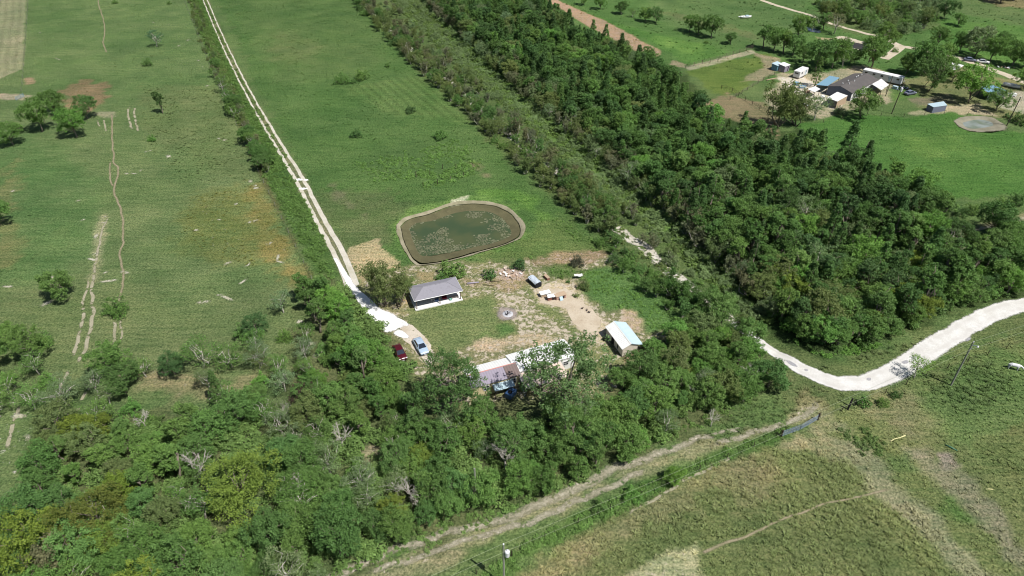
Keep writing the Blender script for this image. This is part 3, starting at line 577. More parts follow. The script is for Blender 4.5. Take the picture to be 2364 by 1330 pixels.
SPOTS = [(165,72),(92,75),(95,95),(130,135),(138,137),(355,52),(387,56),(436,92),(428,104),(412,106),(460,140),(466,155),(480,200),(335,352),(345,349),(385,362),(290,400),(310,400),(330,395),(176,466),(190,507),(240,502),(232,520),(228,545),(218,585),(213,600),(240,632),(252,648),(290,628),(505,318),(518,322),(580,418),(586,428),(590,436),(455,530),(500,508),(545,470),(640,595),(645,605),(470,700),(508,680),(520,690),(690,745),(725,790),(735,812),(620,560),(585,512),(570,610),(530,608),(30,440),(18,660),(45,960),(120,640),(560,650),(60,1010),(110,700)]
M_SPOT = sheet_mat('pale_bare_soil', C8(206,202,182), C8(186,182,156), edge=0.7, wear=0.35, scale=2.4, soft=0.8)
rs_ = random.Random(4); lines = []
for x, y in SPOTS:
    g = G(x, y); a = rs_.random()*3.1; q = rs_.uniform(0.6, 1.9)*(0.7+y/900)
    lines.append(([(g.x-math.cos(a)*q, g.y-math.sin(a)*q), (g.x+rs_.gauss(0,0.3), g.y+rs_.gauss(0,0.3)), (g.x+math.cos(a)*q, g.y+math.sin(a)*q)], rs_.uniform(0.7, 1.7)))
road('bare_soil', lines, M_SPOT, 0.03, 0.3)
# ponds: bank, mud shelf, water
def ring_mesh(name, outer, inner, m, z0, z1, prof=((0,0.0,0.0),(0.3,0.8,0.3),(0.7,1,0.7),(1,1.2,1))):
    A = spline(list(outer)+[outer[0]], 0.6)[:-1]; n = len(A); cx = sum(A, Vector())/n
    B = spline(list(inner)+[inner[0]], 0.25)[:-1]
    th = [math.atan2(b.y-cx.y, b.x-cx.x) for b in B]; V = []; Q = []; E = []
    def at(t):
        k = min(range(len(B)), key=lambda i: abs((th[i]-t+math.pi) % (2*math.pi)-math.pi)); return B[k]
    for i, a in enumerate(A):
        b = at(math.atan2(a.y-cx.y, a.x-cx.x))
        for k, e, zk in prof:
            q = a.lerp(b, k); V.append((q.x, q.y, z0+(z1-z0)*zk)); E.append(e)
    for i in range(n):
        for k in range(3): j = (i+1) % n; Q.append((i*4+k, j*4+k, j*4+k+1, i*4+k+1))
    return np_mesh(name, V, Q, [m], attr={'e': E}, smooth=True)
def grow(poly, d):
    c = Vector((sum(p[0] for p in poly)/len(poly), sum(p[1] for p in poly)/len(poly)))
    return [tuple(Vector(p)+(Vector(p)-c).normalized()*d) for p in poly]
def wobble(poly, a, seed):
    P = spline(list(poly)+[poly[0]], 1.2)[:-1]; c = sum(P, Vector())/len(P)
    return [tuple((p+(p-c).normalized()*(float(fbm(np.array([p.x]), np.array([p.y]), 3.0, seed)[0])-0.5)*a)[:2]) for p in P]
MUD_OUT = wobble(grow(POND_RIM, -0.8), 0.6, 15)
WAT = [tuple(G(x, y, -0.75)[:2]) for x, y in [(942,530),(960,515),(1000,510),(1045,495),(1085,488),(1130,490),(1160,505),(1180,530),(1180,545),(1135,562),(1080,572),(1040,582),(985,590),(965,585),(952,560)]]
struct(obj('pond_bank', ring_mesh('pond_bank', wobble(grow(POND_RIM, 0.35), 0.9, 25), MUD_OUT, M_BANK, 0.06, -0.3, ((0,0.0,0.0),(0.25,0.75,0.0),(0.55,1,0.1),(1,1.2,1)))))
struct(obj('mud_shelf', ring_mesh('mud_shelf', grow(MUD_OUT, 0.45), grow(WAT, -2.5), M_MUD, -0.16, -1.24)))
def water_mat(name, col, col2, rough=0.08, algae=None):
    m = mat(name); pos = N(m, 'ShaderNodeNewGeometry').outputs['Position']
    a = noise_node(m, 0.18, 3, 0.5, pos); b = noise_node(m, 3.0, 2, 0.5, pos)
    c = mixc(m, ramp(m, a.outputs[0], 0.35, 0.65), col, col2)
    out(m, pbsdf(m, c, rough, 0.12, 0, bump(m, b.outputs[0], 0.06, 0.02))); return m
M_WATER = water_mat('pond_water', C8(68,84,58), C8(84,92,62), 0.12)
def fill_mesh(name, poly, m, z, step=0.3, rough=0.0):
    P = spline(list(poly)+[poly[0]], step)[:-1]; c = sum(P, Vector())/len(P); V = []
    for p in P:
        r = 1+(float(fbm(np.array([p.x]), np.array([p.y]), 1.3, 61)[0])-0.5)*rough
        q = c+(p-c)*r; V.append((q.x, q.y, z))
    V.append((c.x, c.y, z)); n = len(P)
    return np_mesh(name, V, [(i, (i+1) % n, n) for i in range(n)], [m])
struct(obj('pond_water', fill_mesh('pond_water', grow(WAT, 0.2), M_WATER, -0.76, 0.3, 0.05)))
SW = [tuple(G(x, y, -0.5)[:2]) for x, y in [(2215,283),(2232,277),(2262,274),(2290,280),(2300,290),(2275,297),(2245,299),(2225,294)]]
struct(obj('stock_pond_bank', ring_mesh('stock_pond_bank', wobble(grow(SPOND, 0.5), 2.0, 5), grow(SW, -1.0), sheet_mat('grey_bank', C8(156,151,132), C8(140,136,116), edge=0.6, soft=0.5), 0.06, -0.56, ((0,0.0,0.0),(0.25,0.75,0.0),(0.55,1,0.2),(1,1.2,1)))))
struct(obj('stock_pond_water', fill_mesh('stock_pond_water', SW, water_mat('grey_water', C8(118,128,112), C8(150,158,156), 0.12), -0.5, 0.4, 0.04)))
struct(obj('creek_bank', blob_mesh('creek_bank', GP([(1925,85),(1945,82),(2000,98),(2030,112),(2010,120),(1960,112),(1935,100)]), M_DRIVE, 0.03)))
struct(obj('creek_water', fill_mesh('creek_water', GP([(1935,90),(1960,96),(2000,104),(2015,112),(1995,116),(1960,108),(1940,99)]), water_mat('creek', C8(70,58,40), C8(52,48,38)), 0.09, 0.5, 0.1)))
struct(obj('puddle_water', fill_mesh('puddle_water', GP([(1862,64),(1880,66),(1895,72),(1890,76),(1868,72)]), water_mat('puddle', C8(110,124,140), C8(80,92,104)), 0.09, 0.5, 0.1)))
# ------------------------------------------------------------------ plants: prototypes
def unit(v): return v/np.maximum(np.linalg.norm(v, axis=-1, keepdims=True), 1e-9)
def leaf_quads(r, cen, crad, nleaf, size, up=0.5, flat=0.75, aspect=0.6, droop=0.0):
    """leaf-sized quads spread over clumps; returns verts, quads, light/dark value"""
    n = len(cen); k = n*nleaf
    off = unit(r.normal(size=(k,3)))*(r.random((k,1))**0.45)
    off[:,2] *= flat
    c = np.repeat(cen, nleaf, 0); cr = np.repeat(np.asarray(crad)*np.ones(n), nleaf)[:,None]
    p = c+off*cr
    nr = unit(off*0.7+np.array([0,0,up+0.2])+r.normal(size=(k,3))*0.7)
    t = unit(np.cross(nr, r.normal(size=(k,3)))); t[:,2] -= droop; t = unit(t); b = unit(np.cross(nr, t))
    s = (size*(0.65+0.7*r.random((k,1))))
    V = np.stack([p-t*s*0.5, p+b*s*aspect*0.5, p+t*s*0.5, p-b*s*aspect*0.5], 1).reshape(-1,3)
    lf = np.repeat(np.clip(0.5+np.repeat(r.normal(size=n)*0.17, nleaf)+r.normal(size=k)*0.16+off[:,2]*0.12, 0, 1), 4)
    return V, np.arange(k*4).reshape(k,4), lf
def limb(mb, r, a, b, ra, rb, m, bend=0.12, n=6):
    a = Vector(a); b = Vector(b); d = (b-a).length
    m1 = a.lerp(b, 0.35)+Vector(r.normal(size=3)*d*bend); m2 = a.lerp(b, 0.7)+Vector(r.normal(size=3)*d*bend)
    mb.tube([a, m1, m2, b], [ra, ra*0.72+rb*0.28, ra*0.35+rb*0.65, rb], m, n)
def proto(seed, kind, h, rad, base, ncl, nl, size, crad, lobes=7, bark=None, up=0.5, bare=0.0, droop=0.0, spread=1.0):
    r = np.random.default_rng(seed); bark = bark or BARK
    cen = []
    if kind == 'billow':
        L_ = [(0, 0, base+(h-base)*0.55, rad*0.72)]
        for i in range(lobes):
            t = i*2.399+r.random(); q = 0.35+0.45*r.random(); zz = base+(h-base)*(0.2+0.62*r.random()*(1.1-q*0.5))
            L_.append((rad*q*math.cos(t), rad*q*math.sin(t), zz, rad*(0.34+0.22*r.random())))
        L_ = np.array(L_); pick = r.choice(len(L_), ncl*3, p=L_[:,3]**2/np.sum(L_[:,3]**2))
        d = unit(r.normal(size=(ncl*3,3))+np.array([0,0,0.35])); rr = (0.62+0.38*r.random((ncl*3,1)))
        c = L_[pick,:3]+d*rr*L_[pick,3:4]*np.array([1,1,0.85])
        keep = (c[:,2] > base*0.8) & (c[:,2] < h)
        ins = np.zeros(len(c), bool)
        for l in L_: ins |= np.linalg.norm((c-l[:3])/np.array([1,1,0.85]), axis=1) < l[3]*0.55
        cen = c[keep & ~ins][:ncl]
    elif kind == 'cone':
        t = r.random(ncl)**0.75; z = base+(h-base)*t; q = rad*(1-t)**0.8*(0.55+0.5*r.random(ncl))+0.12; a = r.random(ncl)*6.283
        cen = np.column_stack([q*np.cos(a), q*np.sin(a), z])
    elif kind == 'plume':            # tall narrow scrub, broom-like
        st = [(r.normal()*rad*0.45, r.normal()*rad*0.45, h*(0.6+0.4*r.random())) for _ in range(lobes)]
        for x, y, z in st:
            for _ in range(ncl//lobes):
                k = 0.2+0.8*r.random()**0.8; cen.append((x*(0.4+0.7*k)+r.normal()*rad*0.22, y*(0.4+0.7*k)+r.normal()*rad*0.22, base+(z-base)*k))
        cen = np.array(cen)
    elif kind == 'mound':
        d = unit(r.normal(size=(ncl,3))); d[:,2] = np.abs(d[:,2]); rr = 0.45+0.55*r.random((ncl,1))**0.6
        w = 1+0.3*np.sin(np.arctan2(d[:,1], d[:,0])*3+r.random()*6)[:,None]
        cen = d*rr*w*np.array([rad, rad, h-base])+np.array([0,0,base*0.9])
    if spread != 1.0: cen[:,0] *= spread
    if bare: cen = cen[r.random(len(cen)) > bare]
    V, Q, lf = leaf_quads(r, cen, crad, nl, size, up, droop=droop)
    V[:,2] = np.maximum(V[:,2], 0.03)
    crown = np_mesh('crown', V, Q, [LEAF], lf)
    mb = MB(); tr = max(0.07, h*0.022)
    lean = Vector((r.normal()*0.05*h, r.normal()*0.05*h, 0))
    top = Vector((0,0,base+(h-base)*0.45))+lean
    if kind in ('plume', 'mound'):
        for k in range(5 if kind == 'plume' else 4):
            q = cen[r.integers(len(cen))]; limb(mb, r, (r.normal()*0.12, r.normal()*0.12, -0.2), q, tr*0.8, 0.03, bark)
    else:
        mb.tube([(0,0,-0.3), Vector((0,0,base*0.5))+lean*0.3, Vector((0,0,base))+lean*0.6, top], [tr*1.35, tr, tr*0.85, tr*0.45], bark, 7)
        if kind == 'cone': limb(mb, r, top, (lean.x, lean.y, h*0.97), tr*0.45, 0.03, bark, 0.01)
        else:
            for q in cen[r.choice(len(cen), 11, replace=False)]:
                s0 = Vector((0,0,base*(0.7+0.3*r.random())))+lean*0.5
                limb(mb, r, s0.lerp(top, r.random()*0.6), q, tr*0.5, 0.035, bark)
    return (mb.mesh('trunk', True), crown)
def bare_proto(seed, h, rad, bark):
    r = np.random.default_rng(seed); mb = MB(); tr = h*0.025
    def grow_(p, d, ln, ra, lvl):
        e = p+d*ln; limb(mb, r, p, e, ra, ra*0.6, bark, 0.07, 5)
        if lvl == 0: return
        for _ in range(3 if lvl > 1 else 3):
            nd = (d+Vector(r.normal(size=3)*0.55)+Vector((0,0,0.12))).normalized()
            grow_(p.lerp(e, 0.55+0.45*r.random()), nd, ln*(0.55+0.2*r.random()), ra*0.55, lvl-1)
    mb2 = MB(); mb2.tube([(0,0,-0.3),(0.1,0,h*0.18),(0.15,0.1,h*0.36)], [tr*1.3, tr, tr*0.8], bark, 7)
    for k in range(5):
        t = k*1.26+r.random(); d = Vector((math.cos(t)*rad/h*1.5, math.sin(t)*rad/h*1.5, 0.9)).normalized()
        grow_(Vector((0.1,0.05,h*(0.2+0.16*r.random()))), d, h*0.3, tr*0.6, 3)
    return (mb2.mesh('trunk', True), mb.mesh('crown', True))

PR = {}
def P_(key, lst): PR[key] = lst
P_('oak', [proto(100+i, 'billow', 7.4+0.8*(i % 3), 3.6+0.4*(i % 2), 1.1, 185, 40, 0.28, 0.6, 9, up=0.5) for i in range(5)])
P_('tall', [proto(200+i, 'billow', 9.0+1.1*(i % 3), 2.1+0.25*(i % 2), 2.2, 110, 32, 0.29, 0.5, 7, up=0.5) for i in range(5)])
P_('slim', [proto(250+i, 'cone', 8.2+1.0*(i % 3), 1.9, 1.4, 110, 28, 0.29, 0.44, up=0.3) for i in range(4)])
P_('spire', [proto(300+i, 'cone', 9.0+1.5*i, 2.1+0.2*i, 1.0, 150, 26, 0.30, 0.5, up=0.35) for i in range(3)])
P_('airy', [proto(400+i, 'billow', 6.2+0.7*i, 3.2, 1.6, 110, 20, 0.26, 0.7, 6, BARK_PALE, 0.5, 0.2) for i in range(4)])
P_('shrub', [proto(500+i, 'mound', 2.8+0.4*(i % 2), 2.2, 0.3, 90, 24, 0.26, 0.5, up=0.6) for i in range(4)])
P_('plume', [proto(600+i, 'plume', 5.2+0.7*(i % 3), 2.0, 0.5, 108, 22, 0.26, 0.5, 9, BARK_PALE, 0.3, 0.0, 0.5) for i in range(5)])
P_('bush', [proto(700+i, 'mound', 1.5, 1.3, 0.15, 40, 20, 0.24, 0.36, up=0.6) for i in range(3)])
P_('bare', [bare_proto(800+i, 7.5, 2.6, BARK_PALE) for i in range(2)])
P_('dome', [proto(900, 'billow', 9.0, 5.6, 1.8, 330, 34, 0.27, 0.7, 11, up=0.6)])
P_('giant', [proto(910+i, 'billow', 13.5, 6.2, 3.6, 400, 30, 0.29, 0.66, 16, BARK, 0.45, 0.12*i) for i in range(2)])
P_('willow', [proto(920, 'plume', 8.6, 2.9, 0.8, 230, 30, 0.27, 0.62, 12, BARK, 0.3, 0, 0.9)])

GRN = (0.132,0.228,0.062); DRK = (0.082,0.152,0.050); BRT = (0.140,0.270,0.062); OLV = (0.150,0.196,0.070); YEL = (0.172,0.236,0.044)
GRY = (0.166,0.230,0.108); BRN = (0.168,0.176,0.100); LIM = (0.168,0.290,0.064); BLU = (0.108,0.195,0.108); MID = (0.104,0.190,0.054)
NAMES = {'oak':'broadleaf_tree','tall':'forest_tree','slim':'forest_tree','spire':'conifer_tree','airy':'thin_tree','shrub':'shrub','plume':'scrub_tree','bush':'low_bush','bare':'bare_tree','dome':'broadleaf_tree','giant':'broadleaf_tree','willow':'willow_tree'}
CATS = {'shrub':'shrub','bush':'bush'}
def vary(c, k=0.14):
    f = 1+random.uniform(-k, k); return (c[0]*f*(1+random.uniform(-0.1, 0.04)), c[1]*f, c[2]*f*(1+random.uniform(-0.1, 0.1)), 1)
def tree(kind, pos, s, col, label, group=None, var=None, sz=None, name=None):
    x, y = pos[0], pos[1]; z = gz1(x, y)
    i = random.randrange(len(PR[kind])) if var is None else var
    t, c = PR[kind][i]
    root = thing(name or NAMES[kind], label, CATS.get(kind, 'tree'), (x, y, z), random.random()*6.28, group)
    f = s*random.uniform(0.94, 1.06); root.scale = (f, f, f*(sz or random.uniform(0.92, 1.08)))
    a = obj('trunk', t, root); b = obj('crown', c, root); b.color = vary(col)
    return root
def poisson(poly, dmin, n=6000, seed=1, holes=(), wts=None):
    r = random.Random(seed); xs_ = [p[0] for p in poly]; ys_ = [p[1] for p in poly]; g = {}; o = []
    for _ in range(n):
        p = (r.uniform(min(xs_), max(xs_)), r.uniform(min(ys_), max(ys_)))
        if not in_poly(p, poly) or any(in_poly(p, h) for h in holes): continue
        k = (int(p[0]//dmin), int(p[1]//dmin)); ok = True
        for i in (-1,0,1):
            for j in (-1,0,1):
                for q in g.get((k[0]+i, k[1]+j), ()):
                    if (q[0]-p[0])**2+(q[1]-p[1])**2 < dmin*dmin: ok = False
        if ok: g.setdefault(k, []).append(p); o.append(p)
    return o
def seen(x, y, z=3.0, m=120):
    d = y*cP-(z-H)*sP
    if d < 5: return False
    u = 1182+F*x/d; v = 665-F*(y*sP+(z-H)*cP)/d
    return -m < u < W0+m and -m < v < H0+m
# scatter of thousands of small plants: one object each, geometry nodes
LIB = bpy.data.collections.new('plant_library')
def lib(name, me, m):
    me = me.copy(); me.materials.clear(); me.materials.append(m)
    o = bpy.data.objects.new(name, me); c = bpy.data.collections.new(name); return o
def scatter(name, P, rot, scl, tint, protos, idx, kind='stuff', label=None, cat=None):
    col = bpy.data.collections.new(name+'_kinds')
    for k, p in enumerate(protos):
        o = bpy.data.objects.new('%s_%02d' % (name, k), p); col.objects.link(o)
    me = bpy.data.meshes.new(name); me.vertices.add(len(P)); me.vertices.foreach_set('co', np.asarray(P, np.float32).ravel())
    a = me.attributes.new('rot', 'FLOAT_VECTOR', 'POINT'); a.data.foreach_set('vector', np.asarray(rot, np.float32).ravel())
    a = me.attributes.new('scl', 'FLOAT_VECTOR', 'POINT'); a.data.foreach_set('vector', np.asarray(scl, np.float32).ravel())
    a = me.attributes.new('pidx', 'INT', 'POINT'); a.data.foreach_set('value', np.asarray(idx, np.int32))
    a = me.attributes.new('tint', 'FLOAT_COLOR', 'POINT'); a.data.foreach_set('color', np.concatenate([tint, np.ones((len(P),1))], 1).astype(np.float32).ravel())
    me.update(); o = obj(name, me)
    g = bpy.data.node_groups.new(name, 'GeometryNodeTree')
    g.interface.new_socket('Geometry', in_out='INPUT', socket_type='NodeSocketGeometry'); g.interface.new_socket('Geometry', in_out='OUTPUT', socket_type='NodeSocketGeometry')
    gi = g.nodes.new('NodeGroupInput'); go = g.nodes.new('NodeGroupOutput'); ip = g.nodes.new('GeometryNodeInstanceOnPoints')
    ci = g.nodes.new('GeometryNodeCollectionInfo'); ci.inputs[0].default_value = col; ci.inputs[1].default_value = True; ci.inputs[2].default_value = True
    def na(n, t):
        q = g.nodes.new('GeometryNodeInputNamedAttribute'); q.data_type = t; q.inputs[0].default_value = n; return q.outputs[0]
    g.links.new(gi.outputs[0], ip.inputs['Points']); g.links.new(ci.outputs[0], ip.inputs['Instance'])
    ip.inputs['Pick Instance'].default_value = True; g.links.new(na('pidx', 'INT'), ip.inputs['Instance Index'])
    g.links.new(na('rot', 'FLOAT_VECTOR'), ip.inputs['Rotation']); g.links.new(na('scl', 'FLOAT_VECTOR'), ip.inputs['Scale'])
    g.links.new(ip.outputs[0], go.inputs[0])
    o.modifiers.new('plants', 'NODES').node_group = g
    struct(o, kind, label); 
    if cat: o['category'] = cat
    return o
def inst_mesh(me, m): 
    q = me.copy(); q.materials.clear(); q.materials.append(m); return q
def tuft(seed, n, h, w, lean):
    r = np.random.default_rng(seed); V = []; Fq = []
    for k in range(n):
        a = r.random()*6.283; d = np.array([math.cos(a), math.sin(a), 0]); s = np.array([-d[1], d[0], 0]); hh = h*(0.6+0.5*r.random()); le = lean*(0.3+r.random())
        b = d*0.12*r.random(); m_ = b+d*le*0.4+np.array([0,0,hh*0.65]); t = b+d*le+np.array([0,0,hh])
        o = len(V); V += [b-s*w*0.4, b+s*w*0.4, m_+s*w*0.5, m_-s*w*0.5, t+s*w*0.08, t-s*w*0.08]; Fq += [(o,o+1,o+2,o+3),(o+3,o+2,o+4,o+5)]
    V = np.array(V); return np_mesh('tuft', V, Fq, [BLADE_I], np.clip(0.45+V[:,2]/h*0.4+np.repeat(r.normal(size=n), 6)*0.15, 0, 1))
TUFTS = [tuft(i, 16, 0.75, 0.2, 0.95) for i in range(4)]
def weed(seed):
    r = np.random.default_rng(seed); d = unit(r.normal(size=(16,3))); d[:,2] = np.abs(d[:,2]); c = d*np.array([0.55,0.55,0.75])*(0.3+0.7*r.random((16,1)))
    V, Q, lf = leaf_quads(r, c, 0.26, 9, 0.26, 0.4); V[:,2] = np.maximum(V[:,2], 0.02); return np_mesh('weed', V, Q, [BLADE_I], lf)
WEEDS = [weed(40+i) for i in range(3)]
BUSHI = [inst_mesh(p[1], LEAF_I) for p in PR['bush']]
# ------------------------------------------------------------------ woods and hedges
STUFF = []            # (x, y, kind, scale, colour) joined into one far thicket
ORD = ['', 'second ', 'third ', 'fourth ', 'fifth ', 'sixth ', 'seventh ', 'eighth ', 'ninth ', 'tenth ', 'eleventh ', 'twelfth ', 'thirteenth ', 'fourteenth ', 'fifteenth ', 'sixteenth ', 'seventeenth ', 'eighteenth ', 'nineteenth ', 'twentieth ']
def zone(px, dmin, mix, where, group, seed, s=(0.85,1.15), holes=(), keep=1.0, cap=None, marks=(), noun='tree'):
    """mix: list of (weight, kind, colour, look); marks: named things that tell the trees apart (name, x, y in the photo)"""
    poly = GP(px)
    pts = poisson(poly, dmin, 16000, seed, [GP(h) for h in holes]); r = random.Random(seed+5)
    pts = [p for p in pts if seen(*p) and r.random() < keep]; pts.sort(key=lambda p: p[1])
    tot = sum(m[0] for m in mix); mk = [(n_, G(x, y)) for n_, x, y in marks]; todo = {}
    for i, p in enumerate(pts):
        u = r.random()*tot
        # neighbouring trees tend to be of the same kind
        u = (float(fbm(np.array([p[0]]), np.array([p[1]]), 14, seed)[0])*1.6-0.3)*tot if r.random() < 0.45 else u
        u = min(max(u, 0), tot*0.999)
        for w, k, c, look in mix:
            if u < w: break
            u -= w
        sc_ = r.uniform(*s)
        if cap is not None and i >= cap: STUFF.append((p[0], p[1], k, sc_, c)); continue
        best = min(mk, key=lambda a: (a[1].x-p[0])**2+(a[1].y-p[1])**2) if mk else ('', Vector())
        d = (best[1].x-p[0])**2+(best[1].y-p[1])**2
        todo.setdefault((look, best[0]), []).append((d, p, k, sc_, c))
    for (look, mkn), lst in todo.items():
        lst.sort(key=lambda a: a[0])
        for q, (d, p, k, sc_, c) in enumerate(lst):
            if mkn and q < len(ORD): lab = '%s %s %s, %snearest to %s' % (look, noun, where, ORD[q], mkn)
            else: lab = '%s %s %s' % (look, noun, where)+(', well away from %s' % mkn if mkn else '')
            tree(k, p, sc_, c, lab, group)
    return len(pts)
WOOD = [(905,-45),(1250,-45),(1262,30),(1330,85),(1420,125),(1530,185),(1590,225),(1620,290),(1700,320),(1790,345),(1870,350),(1955,412),(2060,432),(2150,482),(2195,555),(2230,610),(2330,640),(2480,620),(2480,645),(2364,668),(2280,690),(2200,712),(2120,742),(2040,775),(1960,805),(1885,815),(1830,780),(1790,730),(1700,640),(1600,548),(1500,462),(1400,372),(1250,245),(1110,118),(960,-10)]
n1 = zone(WOOD, 2.75, [(3,'slim',DRK,'dark pointed'),(3,'slim',MID,'green pointed'),(3,'tall',MID,'dark green'),(2,'tall',DRK,'dark green'),(2,'tall',GRN,'mid green'),(0.8,'oak',MID,'mid green'),(0.5,'spire',DRK,'tall pointed'),(0.8,'airy',GRY,'pale grey-green'),(0.5,'oak',BRT,'bright green'),(0.5,'oak',OLV,'olive')],
     'in the dense wood', 'trees of the dense wood', 11, (0.6,1.15), cap=190, marks=[('the road bend',1890,830),('the wide gravel road',2150,755),('the dirt lane',2200,550),('the tall conifer',1946,385),('the end of the ditch',1770,745),('the middle of the ditch',1560,510),('the drooping farm trees',1800,330),('the bright pasture',2080,430),('the right edge',2350,665)])
# brownish scrub along the wood's ditch side
n2 = zone([(940,-30),(990,-30),(1130,105),(1270,230),(1420,360),(1520,450),(1620,540),(1720,635),(1800,735),(1780,740),(1690,650),(1590,556),(1490,466),(1390,380),(1240,252),(1100,125)], 2.5, [(3,'plume',BRN,'brownish'),(3,'plume',OLV,'olive'),(2,'plume',GRY,'grey-green'),(1,'airy',GRY,'pale')],
     'on the wood edge', 'scrub edging the dense wood', 12, (0.7,1.0), cap=70, noun='feathery tree', marks=[('the road bend',1800,760),('the open white track',1500,600),('the yard',1400,520)])
# hedge between the meadow and the white track
n3 = zone([(798,-10),(835,0),(935,85),(1040,175),(1185,305),(1285,382),(1380,472),(1425,530),(1405,560),(1330,500),(1240,425),(1170,360),(1080,270),(960,160),(880,80)], 2.6, [(4,'plume',OLV,'olive'),(2,'plume',BRN,'brownish'),(2,'plume',MID,'dark green'),(1.5,'shrub',DRK,'dark green'),(1,'shrub',GRN,'green')],
     'in the long meadow hedge', 'long hedge between meadow and white track', 13, (0.6,0.95), noun='bush', cap=110, marks=[('the open white track',1420,540),('the pond',1200,400),('the lone meadow bush',1016,250),('the garden rows',960,150)])
n4 = zone([(1385,565),(1418,560),(1462,605),(1518,650),(1588,710),(1678,770),(1730,812),(1690,812),(1610,768),(1520,700),(1430,625)], 2.6, [(3,'plume',MID,'dark green'),(2,'shrub',GRN,'green'),(2,'shrub',DRK,'dark green'),(1,'plume',OLV,'olive')],
     'in the yard hedge', 'hedge between yard and white track', 14, (0.5,0.82), noun='bush', marks=[('the pond end',1400,555),('the road bend',1740,800)])
# scrub right of the white track
n4 += zone([(1522,655),(1552,650),(1620,705),(1700,765),(1735,800),(1700,800),(1620,745),(1545,690)], 2.4, [(3,'plume',MID,'dark green'),(2,'plume',OLV,'olive'),(2,'oak',GRN,'leafy green')],
     'in the tall yard hedge', 'hedge between yard and white track', 28, (0.72,0.98), noun='tree', marks=[('the open track',1530,630),('the road bend',1740,800),('the small shed',1560,730)])
n4 += zone([(1285,432),(1330,428),(1390,478),(1432,528),(1412,545),(1350,490)], 2.3, [(3,'plume',MID,'dark green'),(2,'plume',OLV,'olive')],
     'in the near meadow hedge', 'long hedge between meadow and white track', 29, (0.75,0.95), noun='bush', marks=[('the open track',1440,535),('the pond',1290,430)])
n5 = zone([(870,0),(930,40),(1050,150),(1190,275),(1300,372),(1420,470),(1500,540),(1600,620),(1700,700),(1760,760),(1720,745),(1640,690),(1560,620),(1470,555),(1400,485),(1290,395),(1190,312),(1050,190),(950,100)], 2.7, [(3,'plume',OLV,'olive'),(2,'plume',BRN,'brownish'),(2,'shrub',GRY,'grey-green'),(1.5,'bush',GRN,'green')],
     'by the ditch weeds', 'scrub between white track and ditch', 15, (0.45,0.8), noun='scrub bush', keep=0.8, cap=80, marks=[('the road bend',1750,760),('the open white track',1500,560),('the pond',1330,420)])
# thicket in the road corner
n6 = zone([(1760,640),(1850,640),(2000,660),(2150,640),(2300,660),(2290,685),(2190,712),(2100,748),(2000,790),(1905,818),(1870,800),(1820,755)], 3.1, [(3,'oak',BRT,'bright green'),(3,'oak',GRN,'mid green'),(1.5,'shrub',BRT,'low bright'),(1,'oak',YEL,'yellow-green'),(1,'tall',MID,'dark green')],
     'in the road bend thicket', 'thicket in the road bend', 16, (0.62,0.9), marks=[('the bend itself',1890,830),('the dark wood',1950,640),('the road end',2290,680)])
n7 = zone([(2200,560),(2260,545),(2364,520),(2500,510),(2500,610),(2364,640),(2270,640),(2220,610)], 3.3, [(2,'oak',GRN,'mid green'),(2,'shrub',GRN,'low green'),(1.5,'airy',GRY,'grey-green'),(1,'oak',DRK,'dark green')],
     'in the lane scrub', 'scrub at the right edge', 17, (0.7,1.0), keep=0.85, marks=[('the lane end',2200,550),('the right edge',2364,590)])
# belt between left pasture and yard
n8 = zone([(705,690),(738,678),(766,712),(806,768),(852,822),(885,868),(915,915),(965,985),(965,1010),(900,1010),(830,950),(775,880),(740,800)], 2.9, [(3,'oak',GRN,'mid green'),(3,'tall',MID,'dark green'),(2,'plume',OLV,'olive feathery'),(2,'oak',BRT,'bright green'),(1,'shrub',GRN,'low green')],
     'in the yard tree belt', 'tree belt beside the yard', 18, (0.6,0.85), marks=[('the farm track',760,650),('the parked cars',940,830),('the left pasture',740,800),('the great dark oak',1000,960)])
HB = [(960,790),(1010,790),(1100,830),(1340,770),(1350,900),(1220,940),(1010,900)]
n9 = zone([(930,990),(1010,975),(1100,985),(1240,975),(1330,960),(1400,930),(1440,890),(1520,860),(1620,860),(1700,850),(1790,880),(1740,920),(1660,945),(1580,985),(1490,1045),(1410,1080),(1330,1110),(1240,1140),(1150,1165),(1060,1190),(960,1160)], 3.3, [(3,'oak',GRN,'mid green'),(3,'oak',MID,'dark green'),(2,'shrub',BRT,'low bright'),(1,'tall',MID,'tall dark green'),(1,'airy',GRY,'grey-green'),(0.7,'oak',OLV,'olive'),(0.6,'bare',OLV,'bare grey')],
     'in the grove', 'grove in front of the trailer house', 19, (0.55,0.85), holes=[[(1060,1060),(1140,1060),(1150,1160),(1060,1160)],[(1135,930),(1240,930),(1240,1025),(1135,1025)]], marks=[('the leaning grey pole',1098,1147),('the tallest tree',1305,985),('the dead tree',1500,930),('the dirt track bend',1640,990),('the gate',1790,960)])
n10 = zone([(1500,822),(1560,790),(1620,780),(1690,800),(1740,830),(1800,870),(1760,900),(1650,890),(1560,880),(1490,860)], 3.0, [(3,'oak',GRN,'mid green'),(2,'oak',BRT,'bright green'),(1.5,'shrub',MID,'low dark green'),(1,'oak',OLV,'olive'),(0.7,'airy',YEL,'yellow-green')],
     'in the shed thicket', 'thicket beside the small shed', 20, (0.5,0.8), marks=[('the shed',1475,810),('the white road',1780,820)])
